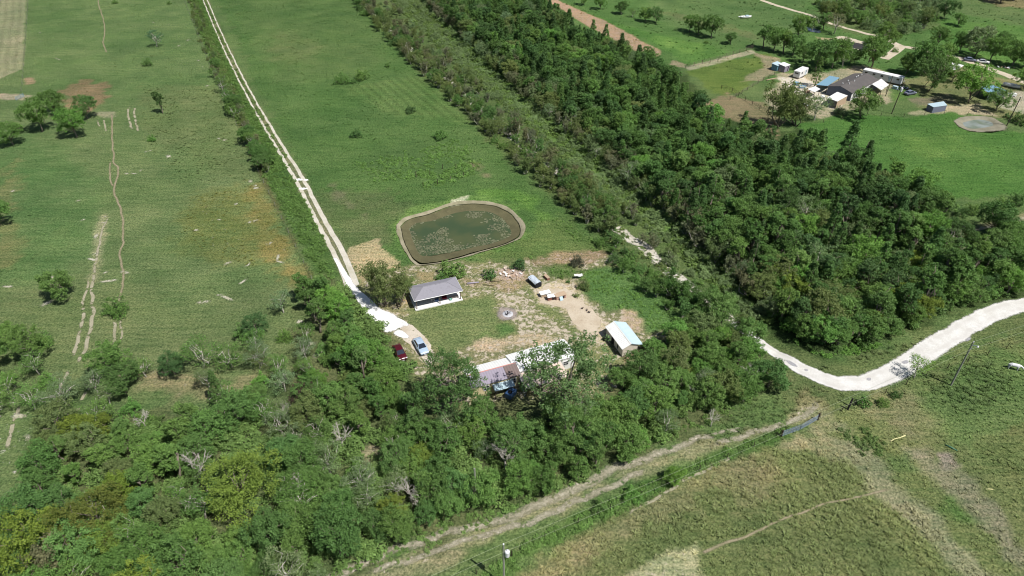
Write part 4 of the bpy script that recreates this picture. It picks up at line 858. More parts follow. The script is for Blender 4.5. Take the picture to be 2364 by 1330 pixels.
# the big front-left wood
n11 = zone([(-60,1200),(95,1180),(105,1060),(150,1000),(280,985),(400,990),(520,985),(640,960),(760,930),(860,960),(960,1010),(1000,1080),(1040,1190),(950,1235),(860,1280),(770,1330),(760,1420),(-80,1420)], 3.2, [(4,'oak',GRN,'mid green'),(2.5,'oak',MID,'dark green'),(2.5,'airy',GRY,'grey-green'),(2,'airy',GRN,'thin green'),(1.5,'oak',OLV,'olive'),(1.2,'oak',YEL,'yellow-green'),(2,'tall',GRN,'narrow green'),(1.5,'shrub',BRT,'low bright'),(1.3,'bare',OLV,'bare grey')],
     'in the lower left woodland', 'woodland in the lower left corner', 21, (0.5,0.92), marks=[('the yellow dome tree',560,1150),('the yellow corner tree',60,1300),('the field edge',110,1080),('the bare clearing',870,1060),('the dirt track',820,1300),('the bottom edge',430,1330),('the brown withered tree',705,945),('the dark pointed tree',512,935)], holes=[[(780,1020),(900,1000),(910,1090),(840,1100)],[(500,985),(640,985),(670,1150),(650,1235),(490,1235),(470,1150)]])
# loose savanna above it
n12 = zone([(-40,800),(110,790),(120,850),(110,950),(60,960),(-60,1000)], 4.2, [(2,'oak',GRN,'mid green'),(2,'shrub',BRT,'low bright'),(1,'airy',GRN,'thin green')],
     'in the clump at the left edge', 'clump at the left edge', 22, (0.65,0.95), marks=[('the field track',120,850),('the left edge',0,870)])
n13 = zone([(130,930),(250,900),(330,915),(480,900),(620,880),(740,870),(800,900),(740,960),(520,985),(280,985),(150,990)], 4.3, [(2,'airy',GRN,'thin green'),(2,'airy',GRY,'thin grey-green'),(1.5,'shrub',BRT,'low bright'),(1,'oak',GRN,'mid green')],
     'on the dry grass', 'scattered trees above the woodland', 23, (0.6,0.92), keep=0.9, marks=[('the field track',150,940),('the dark pointed tree',512,935),('the tree belt',790,900),('the dark compact tree',408,866)])
n14 = zone([(560,780),(700,770),(760,860),(640,880),(560,860)], 4.5, [(2,'airy',GRN,'thin green'),(1,'airy',GRY,'thin grey-green'),(1,'shrub',GRN,'low green')],
     'in the open group', 'open group left of the tree belt', 24, (0.6,0.85), marks=[('the belt',740,830),('the dense dark tree',596,775)])
# hedge along the farm track
n15 = zone([(430,-10),(452,-10),(475,65),(500,135),(490,165),(460,90)], 2.4, [(4,'plume',OLV,'olive'),(1.5,'shrub',OLV,'olive'),(1,'shrub',MID,'dark green')],
     'in the farm track hedge', 'hedge beside the farm track', 25, (0.3,0.5), noun='bush', keep=0.6, marks=[('the top edge',440,0),('the bluish tree',480,120),('the small dark tree',495,160)])
n15 += zone([(490,165),(508,155),(546,235),(598,335),(628,405),(612,405),(578,345),(533,260),(498,185)], 2.5, [(3,'plume',OLV,'olive'),(2,'oak',MID,'dark green'),(2,'plume',BRN,'brownish'),(1.5,'airy',GRN,'green')],
     'in the farm track hedge', 'hedge beside the farm track', 27, (0.45,0.72), noun='tree', marks=[('the gravel heaps',640,400),('the pale-trunked tree',530,250),('the bluish tree',490,170)])
# scrub field at the top right
n16 = zone([(1870,-20),(2160,-20),(2170,40),(2120,75),(2040,85),(1960,55),(1900,30)], 5.5, [(3,'shrub',GRY,'grey-green'),(2,'shrub',GRN,'green'),(1,'plume',OLV,'olive'),(1,'bush',DRK,'dark')],
     'in the far scrubby field', 'bushes of the far scrubby field', 26, (0.9,1.6), noun='bush', marks=[('the driveway bend',1920,55),('the left dark field tree',2132,58),('the top edge',2000,-10)])
print('trees', n1,n2,n3,n4,n5,n6,n7,n8,n9,n10,n11,n12,n13,n14,n15,n16, 'stuff', len(STUFF))
kinds = ['tall','slim','oak','spire','airy','plume','shrub','bush']; pm = []; pi = {}
for k in kinds:
    pi[k] = []
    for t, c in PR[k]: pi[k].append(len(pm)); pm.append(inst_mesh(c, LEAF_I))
if STUFF:
    P = np.array([(a[0], a[1], gz1(a[0], a[1])) for a in STUFF]); n = len(P)
    scatter('far_woodland', P, np.column_stack([np.zeros((n,2)), rng.random(n)*6.28]), np.array([[a[3]]*3 for a in STUFF]), np.array([vary(a[4])[:3] for a in STUFF]), pm, [random.choice(pi[a[2]]) for a in STUFF], label='dense green wood running away behind its nearer trees')

# ------------------------------------------------------------------ single trees and bushes (base pixel, scale from crown width)
def one(kind, px, py, s, col, label, var=None, sz=None, group=None): 
    g = G(px, py); return tree(kind, (g.x, g.y), s, col, label, group, var, sz)
one('airy', 362,108, 1.0, BLU, 'small bluish-green tree in the upper left pasture, above the pale bare streaks')
one('shrub', 342,152, 0.85, MID, 'small dark tree just below the bluish one in the upper left pasture')
one('shrub', 266,8, 0.62, GRN, 'small flat tree cut by the top edge, left of the farm track')
one('shrub', 391,10, 0.5, GRN, 'tiny tree at the top edge closest to the farm track hedge')
one('oak', 128,262, 1.2, MID, 'dark round tree left of the brown soil patch, behind its neighbours')
one('oak', 98,304, 1.25, GRN, 'broad light green tree below and left of the brown soil patch')
one('oak', 203,274, 1.0, MID, 'dark tree standing at the front edge of the brown soil patch')
one('oak', 178,317, 1.15, BRT, 'bright green tree nearest the camera below the brown soil patch')
one('oak', 32,335, 1.0, MID, 'dark tree at the far left below the brown soil patch')
one('shrub', 42,300, 0.75, GRN, 'low bush behind the dark tree at the far left')
one('tall', 376,262, 0.66, DRK, 'slender dark tree with a pale leaning trunk in the left pasture', sz=1.25)
one('shrub', 352,325, 0.55, BRT, 'low bright green shrub below the slender pale-trunked tree')
one('oak', 4,520, 0.85, GRN, 'round green tree cut by the left edge at mid height')
one('oak', 142,690, 0.95, GRN, 'wide round bush standing alone left of the rutted field track')
one('shrub', 275,722, 1.15, GRN, 'sprawling bush growing over the cattle path')
one('oak', 596,775, 0.66, DRK, 'dense dark round tree alone in the lower left pasture')
one('airy', 655,722, 0.7, GRY, 'thin grey-green tree near the upper end of the tree belt')
one('oak', 265,858, 0.9, GRN, 'tree beside the rutted field track, left of the dark one')
one('oak', 290,908, 0.85, MID, 'dark tree with a dead limb on the dry grass')
one('airy', 338,870, 0.75, GRN, 'pale green tree between two darker ones on the dry grass')
one('oak', 408,866, 0.66, DRK, 'dark compact tree with a sharp shadow on the dry grass')
one('airy', 470,850, 1.0, GRN, 'tallest loose-crowned tree in the row on the dry grass')
one('airy', 535,848, 0.9, GRN, 'loose tree with a pale forked trunk at the right of the row')
one('airy', 600,850, 0.7, OLV, 'olive loose tree right of the pale forked trunk')
one('spire', 512,935, 0.62, MID, 'dark pointed tree standing in front of the row on the dry grass')
one('oak', 705,945, 0.6, (0.085,0.066,0.045), 'small tree with brown withered leaves in the lower left woodland')
one('oak', 905,872, 0.6, GRN, 'leafy tree hanging over the dark red car')
one('oak', 735,890, 0.45, BRT, 'small bright bush against the left side of the tree belt')
one('dome', 560,1168, 1.02, YEL, 'big dome-shaped yellow-green tree in the lower left woodland')
one('dome', 60,1300, 0.95, YEL, 'big yellow-green tree in the lower left corner')
one('dome', 250,1230, 0.8, (0.125,0.142,0.034), 'yellow-green tree right of the corner tree')
one('plume', 130,1330, 1.1, BRN, 'brown feathery bush at the bottom edge near the left corner')
one('willow', 890,706, 1.15, (0.165,0.205,0.072), 'tall olive tree left of the grey-roofed pavilion', sz=1.1)
one('willow', 915,702, 0.95, (0.15,0.19,0.07), 'lower olive tree tight against the left side of the pavilion')
one('shrub', 940,668, 0.95, GRN, 'round bush behind the left end of the pavilion')
one('shrub', 1046,640, 1.15, GRN, 'leafy bush behind the right end of the pavilion')
one('bush', 1020,645, 1.0, MID, 'low bush just behind the pavilion roof ridge')
one('bush', 1130,640, 1.2, DRK, 'dark brush heap right of the pavilion')
one('bush', 1198,618, 1.3, DRK, 'dark brush behind the rubble heap')
one('shrub', 1332,612, 0.7, (0.10,0.10,0.075), 'grey half-dead shrub behind the dog kennels')
one('shrub', 1348,665, 0.62, OLV, 'olive shrub under the white sheet')
one('bush', 1330,685, 0.5, OLV, 'small spiky bush on the sand right of the kennels')
one('bush', 1296,642, 0.45, GRN, 'tiny green bush behind the kennels')
one('bush', 1312,652, 0.42, MID, 'tiny green bush right behind the kennels')
one('giant', 1045,960, 1.0, MID, 'great dark oak left of the trailer house', 0)
one('giant', 1298,966, 1.15, (0.13,0.21,0.082), 'tallest airy tree, standing over the trailer house roof', 1, sz=1.15)
one('giant', 1195,1060, 0.66, GRN, 'wide tree in front of the blue tank')
one('giant', 1330,1050, 0.72, GRN, 'full round tree below the tallest one')
one('oak', 1435,985, 0.85, GRN, 'broad tree right of the tallest one')
one('bare', 1500,930, 0.62, OLV, 'grey dead tree with twisted limbs right of the grove')
one('bare', 1600,925, 0.5, OLV, 'small dead tree in the thicket below the small shed')
one('bare', 1640,985, 0.45, OLV, 'bare grey branches at the end of the thicket by the dirt track')
one('bare', 470,1110, 0.85, OLV, 'white dead tree left of the big dome-shaped one')
one('bare', 455,1190, 0.6, OLV, 'fallen pale dead tree below the white dead one')
one('bare', 125,1290, 0.7, OLV, 'white dead trunk between the yellow-green corner trees')
one('bare', 690,1150, 0.75, OLV, 'grey bare tree right of the big dome-shaped one')
one('bare', 950,1160, 0.75, OLV, 'forked white dead tree left of the short leaning pole')
one('bare', 970,1175, 0.6, OLV, 'spreading grey dead crown beside the forked white one')
one('bare', 780,1200, 0.55, OLV, 'thin bare tree above the dirt track in the lower woodland')
one('oak', 1555,1115, 0.42, LIM, 'bright lime-green bush on the fence line of the dirt track')
one('shrub', 1460,1150, 0.62, BRT, 'green shrub on the fence line left of the lime-green bush')
one('shrub', 1385,1180, 0.55, GRN, 'dark shrub at the left of the fence line')
one('airy', 2110,872, 0.72, LIM, 'young loose tree leaning over the white gravel road')
one('shrub', 2065,915, 0.4, MID, 'low dark bush on the fence line below the gravel road')
one('shrub', 2035,935, 0.42, GRN, 'green bush on the fence line left of the low dark one')
one('bush', 1990,935, 0.9, MID, 'dark weeds round the black fence post')
# middle meadow
one('shrub', 790,192, 1.2, GRN, 'bushy sapling at the left of the meadow bush row')
one('shrub', 835,184, 1.1, GRN, 'bushy sapling at the right of the meadow bush row')
one('bush', 815,192, 0.9, MID, 'low dark bush filling the meadow bush row')
one('bush', 895,155, 0.9, MID, 'small bush beyond the garden rows of the meadow')
one('bush', 948,260, 1.3, DRK, 'small dark bush alone in the middle of the meadow')
one('shrub', 823,316, 0.85, MID, 'dark bush in the meadow near the farm track')
one('bush', 1016,320, 1.7, MID, 'rounded dark bush in the meadow nearest the hedge')
# far right farm
for px, py, s, k, c, l in [
 (1345,12,0.55,'oak',GRN,'first small tree from the left in the far pasture row'),(1385,22,0.62,'oak',GRN,'second tree from the left in the far pasture row'),(1435,33,0.7,'oak',MID,'third tree from the left in the far pasture row'),
 (1460,40,0.5,'airy',GRN,'thin tree beside the third one in the far pasture row'),(1490,50,0.66,'oak',GRN,'left tree of the close pair in the far pasture row'),(1512,54,0.72,'oak',MID,'right tree of the close pair in the far pasture row'),
 (1592,74,0.75,'oak',GRN,'light tree left of the big round one above the pink soil strip'),(1612,80,0.8,'oak',GRN,'loose tree beside the big round one in the pasture row'),(1642,88,0.9,'oak',MID,'big round tree in the far pasture row'),(1686,102,0.6,'oak',MID,'last small tree at the right end of the pasture row'),
 (1762,112,0.75,'tall',MID,'left tree of the dark row behind the corral'),(1785,118,0.7,'oak',GRN,'second tree of the dark row behind the corral'),(1808,124,0.75,'tall',GRN,'third tree of the dark row behind the corral'),(1830,128,0.7,'oak',GRN,'right tree of the dark row behind the corral'),
 (1845,85,0.75,'oak',GRN,'tree above the puddle of the far farm'),(1875,72,0.72,'airy',GRY,'grey-green tree left of the creek'),(1900,68,0.7,'oak',GRN,'tree between puddle and creek'),(1925,78,0.72,'airy',BRN,'brownish tree right above the creek'),
 (1940,45,0.7,'oak',GRN,'tree beside the far driveway, left of the scrub'),(1905,50,0.72,'oak',OLV,'olive tree by the far driveway bend'),(1975,55,0.55,'oak',GRN,'small tree right of the driveway bend'),
 (1882,165,0.95,'oak',MID,'dark tree behind the travel trailer'),(1920,158,0.85,'oak',GRN,'broad tree behind the blue carport'),(1945,155,0.7,'airy',GRN,'thin tree behind the long house'),(1852,145,0.55,'oak',MID,'small tree between blue hut and travel trailer'),
 (2010,160,0.85,'oak',GRN,'round tree behind the ridge of the long house'),(1880,200,0.55,'spire',GRN,'small pointed tree in front of the travel trailer'),
 (1795,292,1.35,'willow',OLV,'great drooping tree in front of the farmyard'),(1838,290,1.1,'willow',OLV,'drooping tree right of the great one'),(1880,278,0.75,'airy',GRY,'pale flowering tree in front of the white carport'),(1988,274,0.76,'oak',GRN,'wide tree in front of the long house'),
 (2128,175,0.95,'oak',MID,'big dark tree right of the side drive'),(2168,165,0.85,'oak',GRN,'light tree left of the open white shed'),(2140,212,0.95,'oak',MID,'large tree right of the porch'),(2040,108,0.75,'oak',GRN,'round tree on the creek beside the driveway fork'),(2000,118,0.5,'shrub',MID,'bush at the lower end of the creek'),
 (2235,238,1.05,'oak',LIM,'big bright green tree beside the blue-roofed shelter'),(2298,258,0.62,'oak',GRN,'small round tree below the blue-roofed shelter'),
 (2165,105,0.72,'oak',MID,'tree above the driveway junction'),(2132,58,0.6,'oak',DRK,'left dark tree in the far right field'),(2180,44,0.72,'oak',DRK,'right dark tree in the far right field'),(2250,130,1.0,'oak',GRY,'wide grey-green tree above the open white shed'),(2285,142,0.75,'oak',GRN,'tree right of the wide grey-green one'),(2335,152,0.85,'oak',GRN,'tree near the right edge above the far lane'),(2362,158,0.75,'oak',MID,'tree cut by the right edge above the far lane'),
 (2362,205,0.6,'oak',LIM,'small bright tree cut by the right edge beside the boat'),(2355,285,0.75,'shrub',MID,'dark bush cut by the right edge near the stock pond'),(2325,272,0.6,'bush',MID,'low dark bush left of the right-edge one'),
 (2310,6,1.0,'oak',DRK,'dark tree on bare soil at the top right corner'),(2340,2,0.6,'oak',DRK,'smaller dark tree right in the top right corner'),
 (1900,148,0.5,'oak',GRN,'middle tree behind the blue carport'),(1965,150,0.5,'oak',MID,'dark tree behind the far end of the long house'),(2090,170,0.6,'oak',GRN,'round tree between side drive and long trailer'),(2112,150,0.6,'tall',MID,'narrow dark tree right of the side drive'),(2196,190,0.55,'oak',GRN,'small tree below the open white shed'),(2215,120,0.55,'oak',MID,'dark tree left of the wide grey-green one'),(2310,120,0.6,'oak',GRN,'tree behind the far lane near the right edge'),(1935,262,0.5,'shrub',GRY,'pale bush between carport and pasture'),(1840,275,0.5,'shrub',GRN,'bush under the drooping trees'),(2065,120,0.35,'shrub',GRN,'bush beside the side drive'),(2210,60,0.5,'oak',GRN,'lone tree in the far right field'),(2090,40,0.5,'oak',OLV,'olive tree among the far scrub'),(2010,30,0.55,'oak',GRN,'taller tree among the far scrub'),
 (1630,100,0.35,'shrub',GRN,'small bush between the pasture row and the corral'),
 (2215,498,0.6,'shrub',DRK,'dark bush below the bright pasture'),(2240,492,0.62,'shrub',GRN,'green bush below the bright pasture'),(2310,478,0.7,'shrub',GRN,'left bush of the pair at the right edge'),(2345,470,0.7,'shrub',MID,'right bush of the pair at the right edge'),(2285,540,0.85,'oak',MID,'dark tree on the dirt lane at the right'),
 (1946,385,1.0,'spire',DRK,'tall pointed conifer rising above the wood against the bright pasture'),(1990,400,0.72,'spire',DRK,'shorter pointed conifer right of the tall one')]:
    one(k, px, py, s*(1.25 if px < 1720 and py < 110 else 1.6 if py < 300 and px > 1720 and k != 'willow' else 1.25), c, l)

# ------------------------------------------------------------------ grass and weeds (uncountable)
def scatter_zone(name, polys, label):
    """polys: (px outline, spacing-based density per m2, height, kinds, tint or None, gain)"""
    Ps = []; S_ = []; T = []; I = []
    for px, dens, hgt, which, tint, gain in polys:
        poly = np.array(GP(px)); lo = poly.min(0); hi = poly.max(0); n = int((hi[0]-lo[0])*(hi[1]-lo[1])*dens)
        x = lo[0]+(hi[0]-lo[0])*rng.random(n); y = lo[1]+(hi[1]-lo[1])*rng.random(n)
        d = y*cP+H*sP; u = 1182+F*x/d; v = 665-F*(y*sP-H*cP)/d
        k = (u > -60) & (u < W0+60) & (v > -60) & (v < H0+60)
        x, y = x[k], y[k]; k = sd_poly(x, y, [tuple(p) for p in poly]) > (rng.random(len(x))-0.3)*1.2; x, y = x[k], y[k]
        c, b, s = ground_attr(x, y); k = (rng.random(len(x)) > b*2.6) & (fbm(x, y, 4, 66) > 0.33); x, y, c = x[k], y[k], c[k]
        k = np.ones(len(x), bool)
        for q, w in ROADS: k &= sd_line(x, y, q) > w
        x, y, c = x[k], y[k], c[k]; n = len(x)
        if tint is not None: c = c*0.35+np.array(tint)*0.65
        c = c*gain*1.35*(0.8+0.4*rng.random((n,1)))
        hh = hgt*(0.55+0.8*rng.random(n))*(0.7+0.6*fbm(x, y, 5, 12))
        Ps.append(np.column_stack([x, y, gz(x, y)-0.02])); w = hh*(0.9+0.5*rng.random(n)); S_.append(np.column_stack([w, w, hh])); T.append(c)
        I.append(rng.integers(0, len(TUFTS), n) if which == 'tuft' else len(TUFTS)+rng.integers(0, len(WEEDS), n) if which == 'weed' else len(TUFTS)+len(WEEDS)+rng.integers(0, len(BUSHI), n))
    P = np.concatenate(Ps); n = len(P); print(name, n)
    rot = np.column_stack([rng.normal(size=(n,2))*0.12, rng.random(n)*6.283])
    return scatter(name, P, rot, np.concatenate(S_), np.concatenate(T), TUFTS+WEEDS+BUSHI, np.concatenate(I), label=label)
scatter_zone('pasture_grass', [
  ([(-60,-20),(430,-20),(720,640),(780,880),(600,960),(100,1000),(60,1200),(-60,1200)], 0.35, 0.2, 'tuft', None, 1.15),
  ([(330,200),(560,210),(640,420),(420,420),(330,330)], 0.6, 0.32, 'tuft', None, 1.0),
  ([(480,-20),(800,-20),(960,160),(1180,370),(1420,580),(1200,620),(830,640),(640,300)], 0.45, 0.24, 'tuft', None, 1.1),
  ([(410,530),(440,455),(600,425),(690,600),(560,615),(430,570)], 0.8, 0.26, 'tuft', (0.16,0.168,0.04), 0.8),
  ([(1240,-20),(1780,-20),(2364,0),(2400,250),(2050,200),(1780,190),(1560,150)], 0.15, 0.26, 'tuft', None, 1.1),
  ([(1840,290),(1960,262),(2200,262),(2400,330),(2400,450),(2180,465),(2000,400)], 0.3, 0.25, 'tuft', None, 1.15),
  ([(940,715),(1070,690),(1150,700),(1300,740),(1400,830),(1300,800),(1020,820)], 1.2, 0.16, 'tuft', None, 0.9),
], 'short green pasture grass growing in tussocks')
scatter_zone('pasture_weeds', [
  ([(-60,-20),(430,-20),(720,640),(780,880),(100,1000),(-60,1200)], 0.05, 0.34, 'weed', None, 1.05),
  ([(480,-20),(800,-20),(960,160),(1180,370),(1420,580),(1200,620),(830,640),(640,300)], 0.14, 0.32, 'weed', None, 1.1),
  ([(1840,290),(1960,262),(2200,262),(2400,330),(2400,450),(2180,465),(2000,400)], 0.04, 0.3, 'weed', None, 1.1),
  ([(1240,-20),(1780,-20),(2364,0),(2400,250),(2050,200),(1560,150)], 0.06, 0.5, 'weed', None, 0.95),
], 'scattered taller weeds dotting the pastures')
scatter_zone('field_grass', [
  ([(2420,740),(2130,850),(1990,920),(1880,980),(1800,1010),(1450,1150),(1100,1345),(2420,1345)], 1.6, 0.28, 'tuft', None, 1.25),
  ([(1640,1040),(1960,1040),(2060,1140),(1900,1180),(1560,1290),(1240,1330),(1300,1240)], 2.2, 0.4, 'tuft', None, 1.25),
  ([(2060,1130),(2300,1340),(1650,1340),(1640,1290),(1800,1220)], 2.2, 0.4, 'tuft', None, 1.25),
  ([(1935,990),(2000,990),(2050,1030),(2060,1060),(2000,1055),(1940,1010)], 5, 0.55, 'weed', MID, 0.9),
  ([(2120,870),(2280,830),(2364,900),(2250,960),(2150,930)], 1.5, 0.4, 'tuft', None, 0.85),
  ([(1760,790),(1880,845),(2060,800),(2400,680),(2400,700),(2080,815),(1900,862)], 1.8, 0.35, 'tuft', None, 0.9),
  ([(1780,870),(1900,895),(1960,910),(1880,980),(1640,1040),(1500,1080),(1640,990)], 1.6, 0.34, 'tuft', None, 0.9),
], 'rough olive and straw coloured grass of the near field')
scatter_zone('ditch_weeds', [
  ([(880,-20),(1000,-20),(1140,120),(1400,350),(1620,550),(1790,735),(1740,745),(1600,615),(1480,520),(1300,368),(1180,265),(1040,140)], 1.2, 1.1, 'weed', (0.125,0.19,0.055), 1.0),
  ([(880,-20),(1000,-20),(1140,120),(1400,350),(1620,550),(1790,735),(1740,745),(1600,615),(1480,520),(1300,368),(1180,265),(1040,140)], 0.3, 0.75, 'bush', GRY, 0.9),
  ([(1800,770),(1900,830),(1980,815),(2060,790),(1960,800),(1890,815)], 1.6, 0.8, 'weed', BRT, 1.0),
  ([(800,-20),(860,0),(960,95),(1190,310),(1440,530),(1740,790),(1700,800),(1430,590),(1180,370),(960,160)], 0.5, 0.8, 'weed', OLV, 1.0),
], 'tall green weeds filling the overgrown ditch')
scatter_zone('verge_weeds', [
  ([(428,-20),(468,-20),(540,130),(690,420),(790,640),(735,645),(690,560),(600,390),(500,180)], 2.2, 0.75, 'weed', GRN, 0.9),
  ([(1100,1330),(1180,1270),(1450,1130),(1640,1050),(1800,990),(1830,1000),(1640,1075),(1460,1170),(1240,1270),(1160,1345)], 3.0, 0.6, 'weed', GRN, 1.0),
  ([(900,985),(1000,1190),(780,1330),(860,1330),(1100,1230),(1300,1130),(1480,1050),(1700,960),(1780,890),(1680,930),(1400,1060),(1150,1165)], 1.5, 0.6, 'weed', GRN, 1.0),
  ([(1335,625),(1400,615),(1450,625),(1530,690),(1640,780),(1500,790),(1470,715),(1400,720),(1350,660)], 2.2, 0.42, 'weed', (0.12,0.21,0.055), 1.15),
  ([(1250,615),(1330,608),(1330,640),(1280,640)], 1.8, 0.5, 'weed', GRN, 1.0),
  ([(810,380),(1050,320),(1120,370),(1080,410),(860,420)], 1.1, 0.6, 'weed', GRN, 1.15),
  ([(960,400),(1090,370),(1110,400),(980,440)], 1.5, 0.7, 'weed', GRN, 1.15),
  ([(850,640),(935,625),(1230,600),(1230,590),(1000,632),(920,610)], 1.2, 0.6, 'weed', GRN, 1.0),
  ([(1220,500),(1290,500),(1420,580),(1380,590)], 0.8, 0.5, 'weed', GRN, 1.0),
], 'rank green weeds along tracks, fences and the yard')
scatter_zone('undergrowth', [
  ([(-60,1200),(95,1180),(105,1060),(280,985),(640,960),(860,960),(1000,1080),(1040,1190),(860,1280),(760,1340),(-80,1340)], 0.3, 1.0, 'bush', GRN, 0.95),
  ([(712,655),(792,642),(900,770),(985,930),(930,1000),(800,870)], 0.35, 1.0, 'bush', GRN, 0.95),
  ([(930,990),(1240,975),(1440,890),(1620,860),(1790,880),(1580,985),(1330,1110),(1060,1190)], 0.35, 1.0, 'bush', GRN, 0.95),
  ([(1490,790),(1600,720),(1800,870),(1650,890),(1480,850)], 0.4, 0.9, 'bush', GRN, 1.0),
  (WOOD, 0.16, 1.2, 'bush', MID, 0.95),
], 'low leafy undergrowth beneath the woods')
# floating pond plants
lp = poisson([tuple(p) for p in WAT], 0.42, 9000, 5); lp = [p for p in lp if random.random() < float(sstep(0.42, 0.62, fbm(np.array([p[0]]), np.array([p[1]]), 3.2, 71)[0]-0.03+0.25*math.exp(-float(sd_poly(np.array([p[0]]), np.array([p[1]]), WAT)[0])/1.2)+0.05*(WAT[0][1]-p[1]+4)/8))]
def pad(seed):
    r = np.random.default_rng(seed); n = 9; t = np.linspace(0, 6.283, n, endpoint=False); q = 0.5*(0.6+0.6*r.random(n))
    V = [(q[i]*math.cos(t[i]), q[i]*math.sin(t[i]), 0.02+0.02*r.random()) for i in range(n)]+[(0,0,0.05)]
    return np_mesh('pad', V, [(i, (i+1) % n, n) for i in range(n)], [BLADE_I], np.full(n+1, 0.5))
PADS = [pad(i) for i in range(3)]; n = len(lp); print('pads', n)
if n: scatter('floating_pond_plants', np.array([(p[0], p[1], -0.755) for p in lp]), np.column_stack([np.zeros((n,2)), rng.random(n)*6.28]), np.repeat((0.35+0.4*rng.random(n))[:,None], 3, 1), np.array([C8(136,138,112)]*n)*(0.75+0.5*rng.random((n,1))), PADS, rng.integers(0, 3, n), label='pale floating weed on the green pond')
# ------------------------------------------------------------------ buildings and things
def pm(name, rgb, **k): return plain(name, C8(*rgb), **k)
M_SHING = pm('grey_shingles', (150,148,156), rough=0.9, var=0.14, scale=5, dirt=C8(122,118,124))
M_CONC = pm('concrete', (240,238,234), rough=0.9, var=0.05, scale=1.5)
M_WOOD = pm('grey_wood', (112,98,88), rough=0.9, var=0.25, scale=4)
M_DWOOD = pm('dark_wood', (66,54,46), rough=0.9, var=0.3, scale=4)
M_WHITE_P = pm('white_paint', (236,236,234), rough=0.6, var=0.05)
M_ZINC = pm('white_metal_sheet', (242,242,238), rough=0.5, spec=0.3, var=0.06, scale=1.2, dirt=C8(212,212,208))
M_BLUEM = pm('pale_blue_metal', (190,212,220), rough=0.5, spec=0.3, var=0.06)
M_BEIGE = pm('beige_siding', (226,216,200), rough=0.8, var=0.06, scale=2)
M_CREAM = pm('cream_siding', (216,200,160), rough=0.8, var=0.12, scale=2, dirt=C8(170,150,116))
M_RUST = pm('brown_metal', (126,110,106), rough=0.6, var=0.14, scale=3)
M_GREYM = pm('grey_lilac_metal', (158,150,164), rough=0.5, var=0.1, scale=3)
M_PINK = pm('pink_boards', (226,206,190), rough=0.9, var=0.14, scale=3, dirt=C8(176,150,136))
M_DARK = pm('dark_inside', (34,32,34), rough=0.9)
M_BLOCK = pm('concrete_block', (176,162,150), rough=0.95, var=0.15)
M_TAR = pm('dark_asphalt_shingles', (98,94,92), rough=0.95, var=0.16, scale=0.7, dirt=C8(118,110,104))
M_BLUER = pm('blue_metal_roof', (128,166,188), rough=0.45, var=0.08, scale=0.8)
M_SLATE = pm('slate_and_shade', (120,126,142), rough=0.85, var=0.08)
M_TAN = pm('tan_boards', (190,166,140), rough=0.9, var=0.15)
M_TEAL = pm('teal_siding', (112,156,176), rough=0.8, var=0.1)
M_GLASS = pm('dark_glass', (28,40,56), rough=0.08, spec=0.8, var=0.1)
M_TYRE = pm('tyre_rubber', (26,26,27), rough=0.9)
M_RIM = pm('wheel_metal', (160,162,166), rough=0.35, metal=0.8)
M_SILV = pm('silver_blue_paint', (176,196,216), rough=0.22, spec=0.7, var=0.03)
M_MAROON = pm('maroon_paint', (84,20,30), rough=0.2, spec=0.7, var=0.05)
M_TARP = pm('white_blue_tarp', (214,224,234), rough=0.55, var=0.06, scale=3)
M_TARPD = pm('black_tarp', (30,34,44), rough=0.6, var=0.2)
M_BLUEP = pm('blue_plastic', (70,104,150), rough=0.4, spec=0.5, var=0.15)
M_GALV = pm('galvanised', (148,164,184), rough=0.4, metal=0.4, var=0.1)
M_POLE = pm('weathered_pole', (150,152,138), rough=0.95, var=0.2, scale=6)
M_POLED = pm('dark_pole', (84,76,66), rough=0.95, var=0.25, scale=6)
M_PORC = pm('pale_porcelain', (232,232,236), rough=0.3, spec=0.6, var=0.03)
M_WIRE = pm('wire', (176,184,152), rough=0.6, var=0.05)
M_COWH = pm('white_hide', (226,226,228), rough=0.85, var=0.08, scale=3)
M_HEN = pm('dark_feathers', (58,42,36), rough=0.9, var=0.3, scale=12)
M_CHAR = pm('charred_wood', (46,42,46), rough=0.95, var=0.4, scale=8)
M_ASHW = pm('pale_ash_wood', (196,196,200), rough=0.95, var=0.2, scale=6)
M_RED = pm('dark_red_cloth', (112,26,44), rough=0.9, var=0.2)
M_GREENP = pm('green_plastic', (70,120,96), rough=0.5, var=0.1)
M_YELW = pm('yellowed_wood', (222,216,160), rough=0.9, var=0.1)

def A20(p, ang=20.5): return R(ang)
# --- pavilion
ang = R(20.7); c0 = Vector((-15.56, 112.6, 0)); zc = 0.12
pav = thing('pavilion', 'open pavilion with a grey hipped roof on a white concrete slab', 'pavilion', c0, ang)
b = MB(); b.box((0,0,0.06), (9.9,5.3,0.24), M_CONC); b.build('slab', pav)
LX, WY, ze, zr, rx_ = 5.02, 2.62, 2.42, 3.5, 2.45
b = MB(); b.add([(-LX,-WY,ze),(LX,-WY,ze),(LX,WY,ze),(-LX,WY,ze),(-rx_,0,zr),(rx_,0,zr),(-LX,-WY,ze-0.07),(LX,-WY,ze-0.07),(LX,WY,ze-0.07),(-LX,WY,ze-0.07)],
      [(0,1,5,4),(1,2,5),(2,3,4,5),(3,0,4),(9,8,7,6)], M_SHING); roof = b.build('roof', pav)
b = MB()
for (x0,y0,x1,y1) in ((-LX,-WY,LX,-WY),(LX,-WY,LX,WY),(LX,WY,-LX,WY),(-LX,WY,-LX,-WY)):
    b.bar((x0,y0,ze-0.07),(x1,y1,ze-0.07), 0.075, M_WHITE_P, 4)
b.build('fascia', roof)
b = MB()
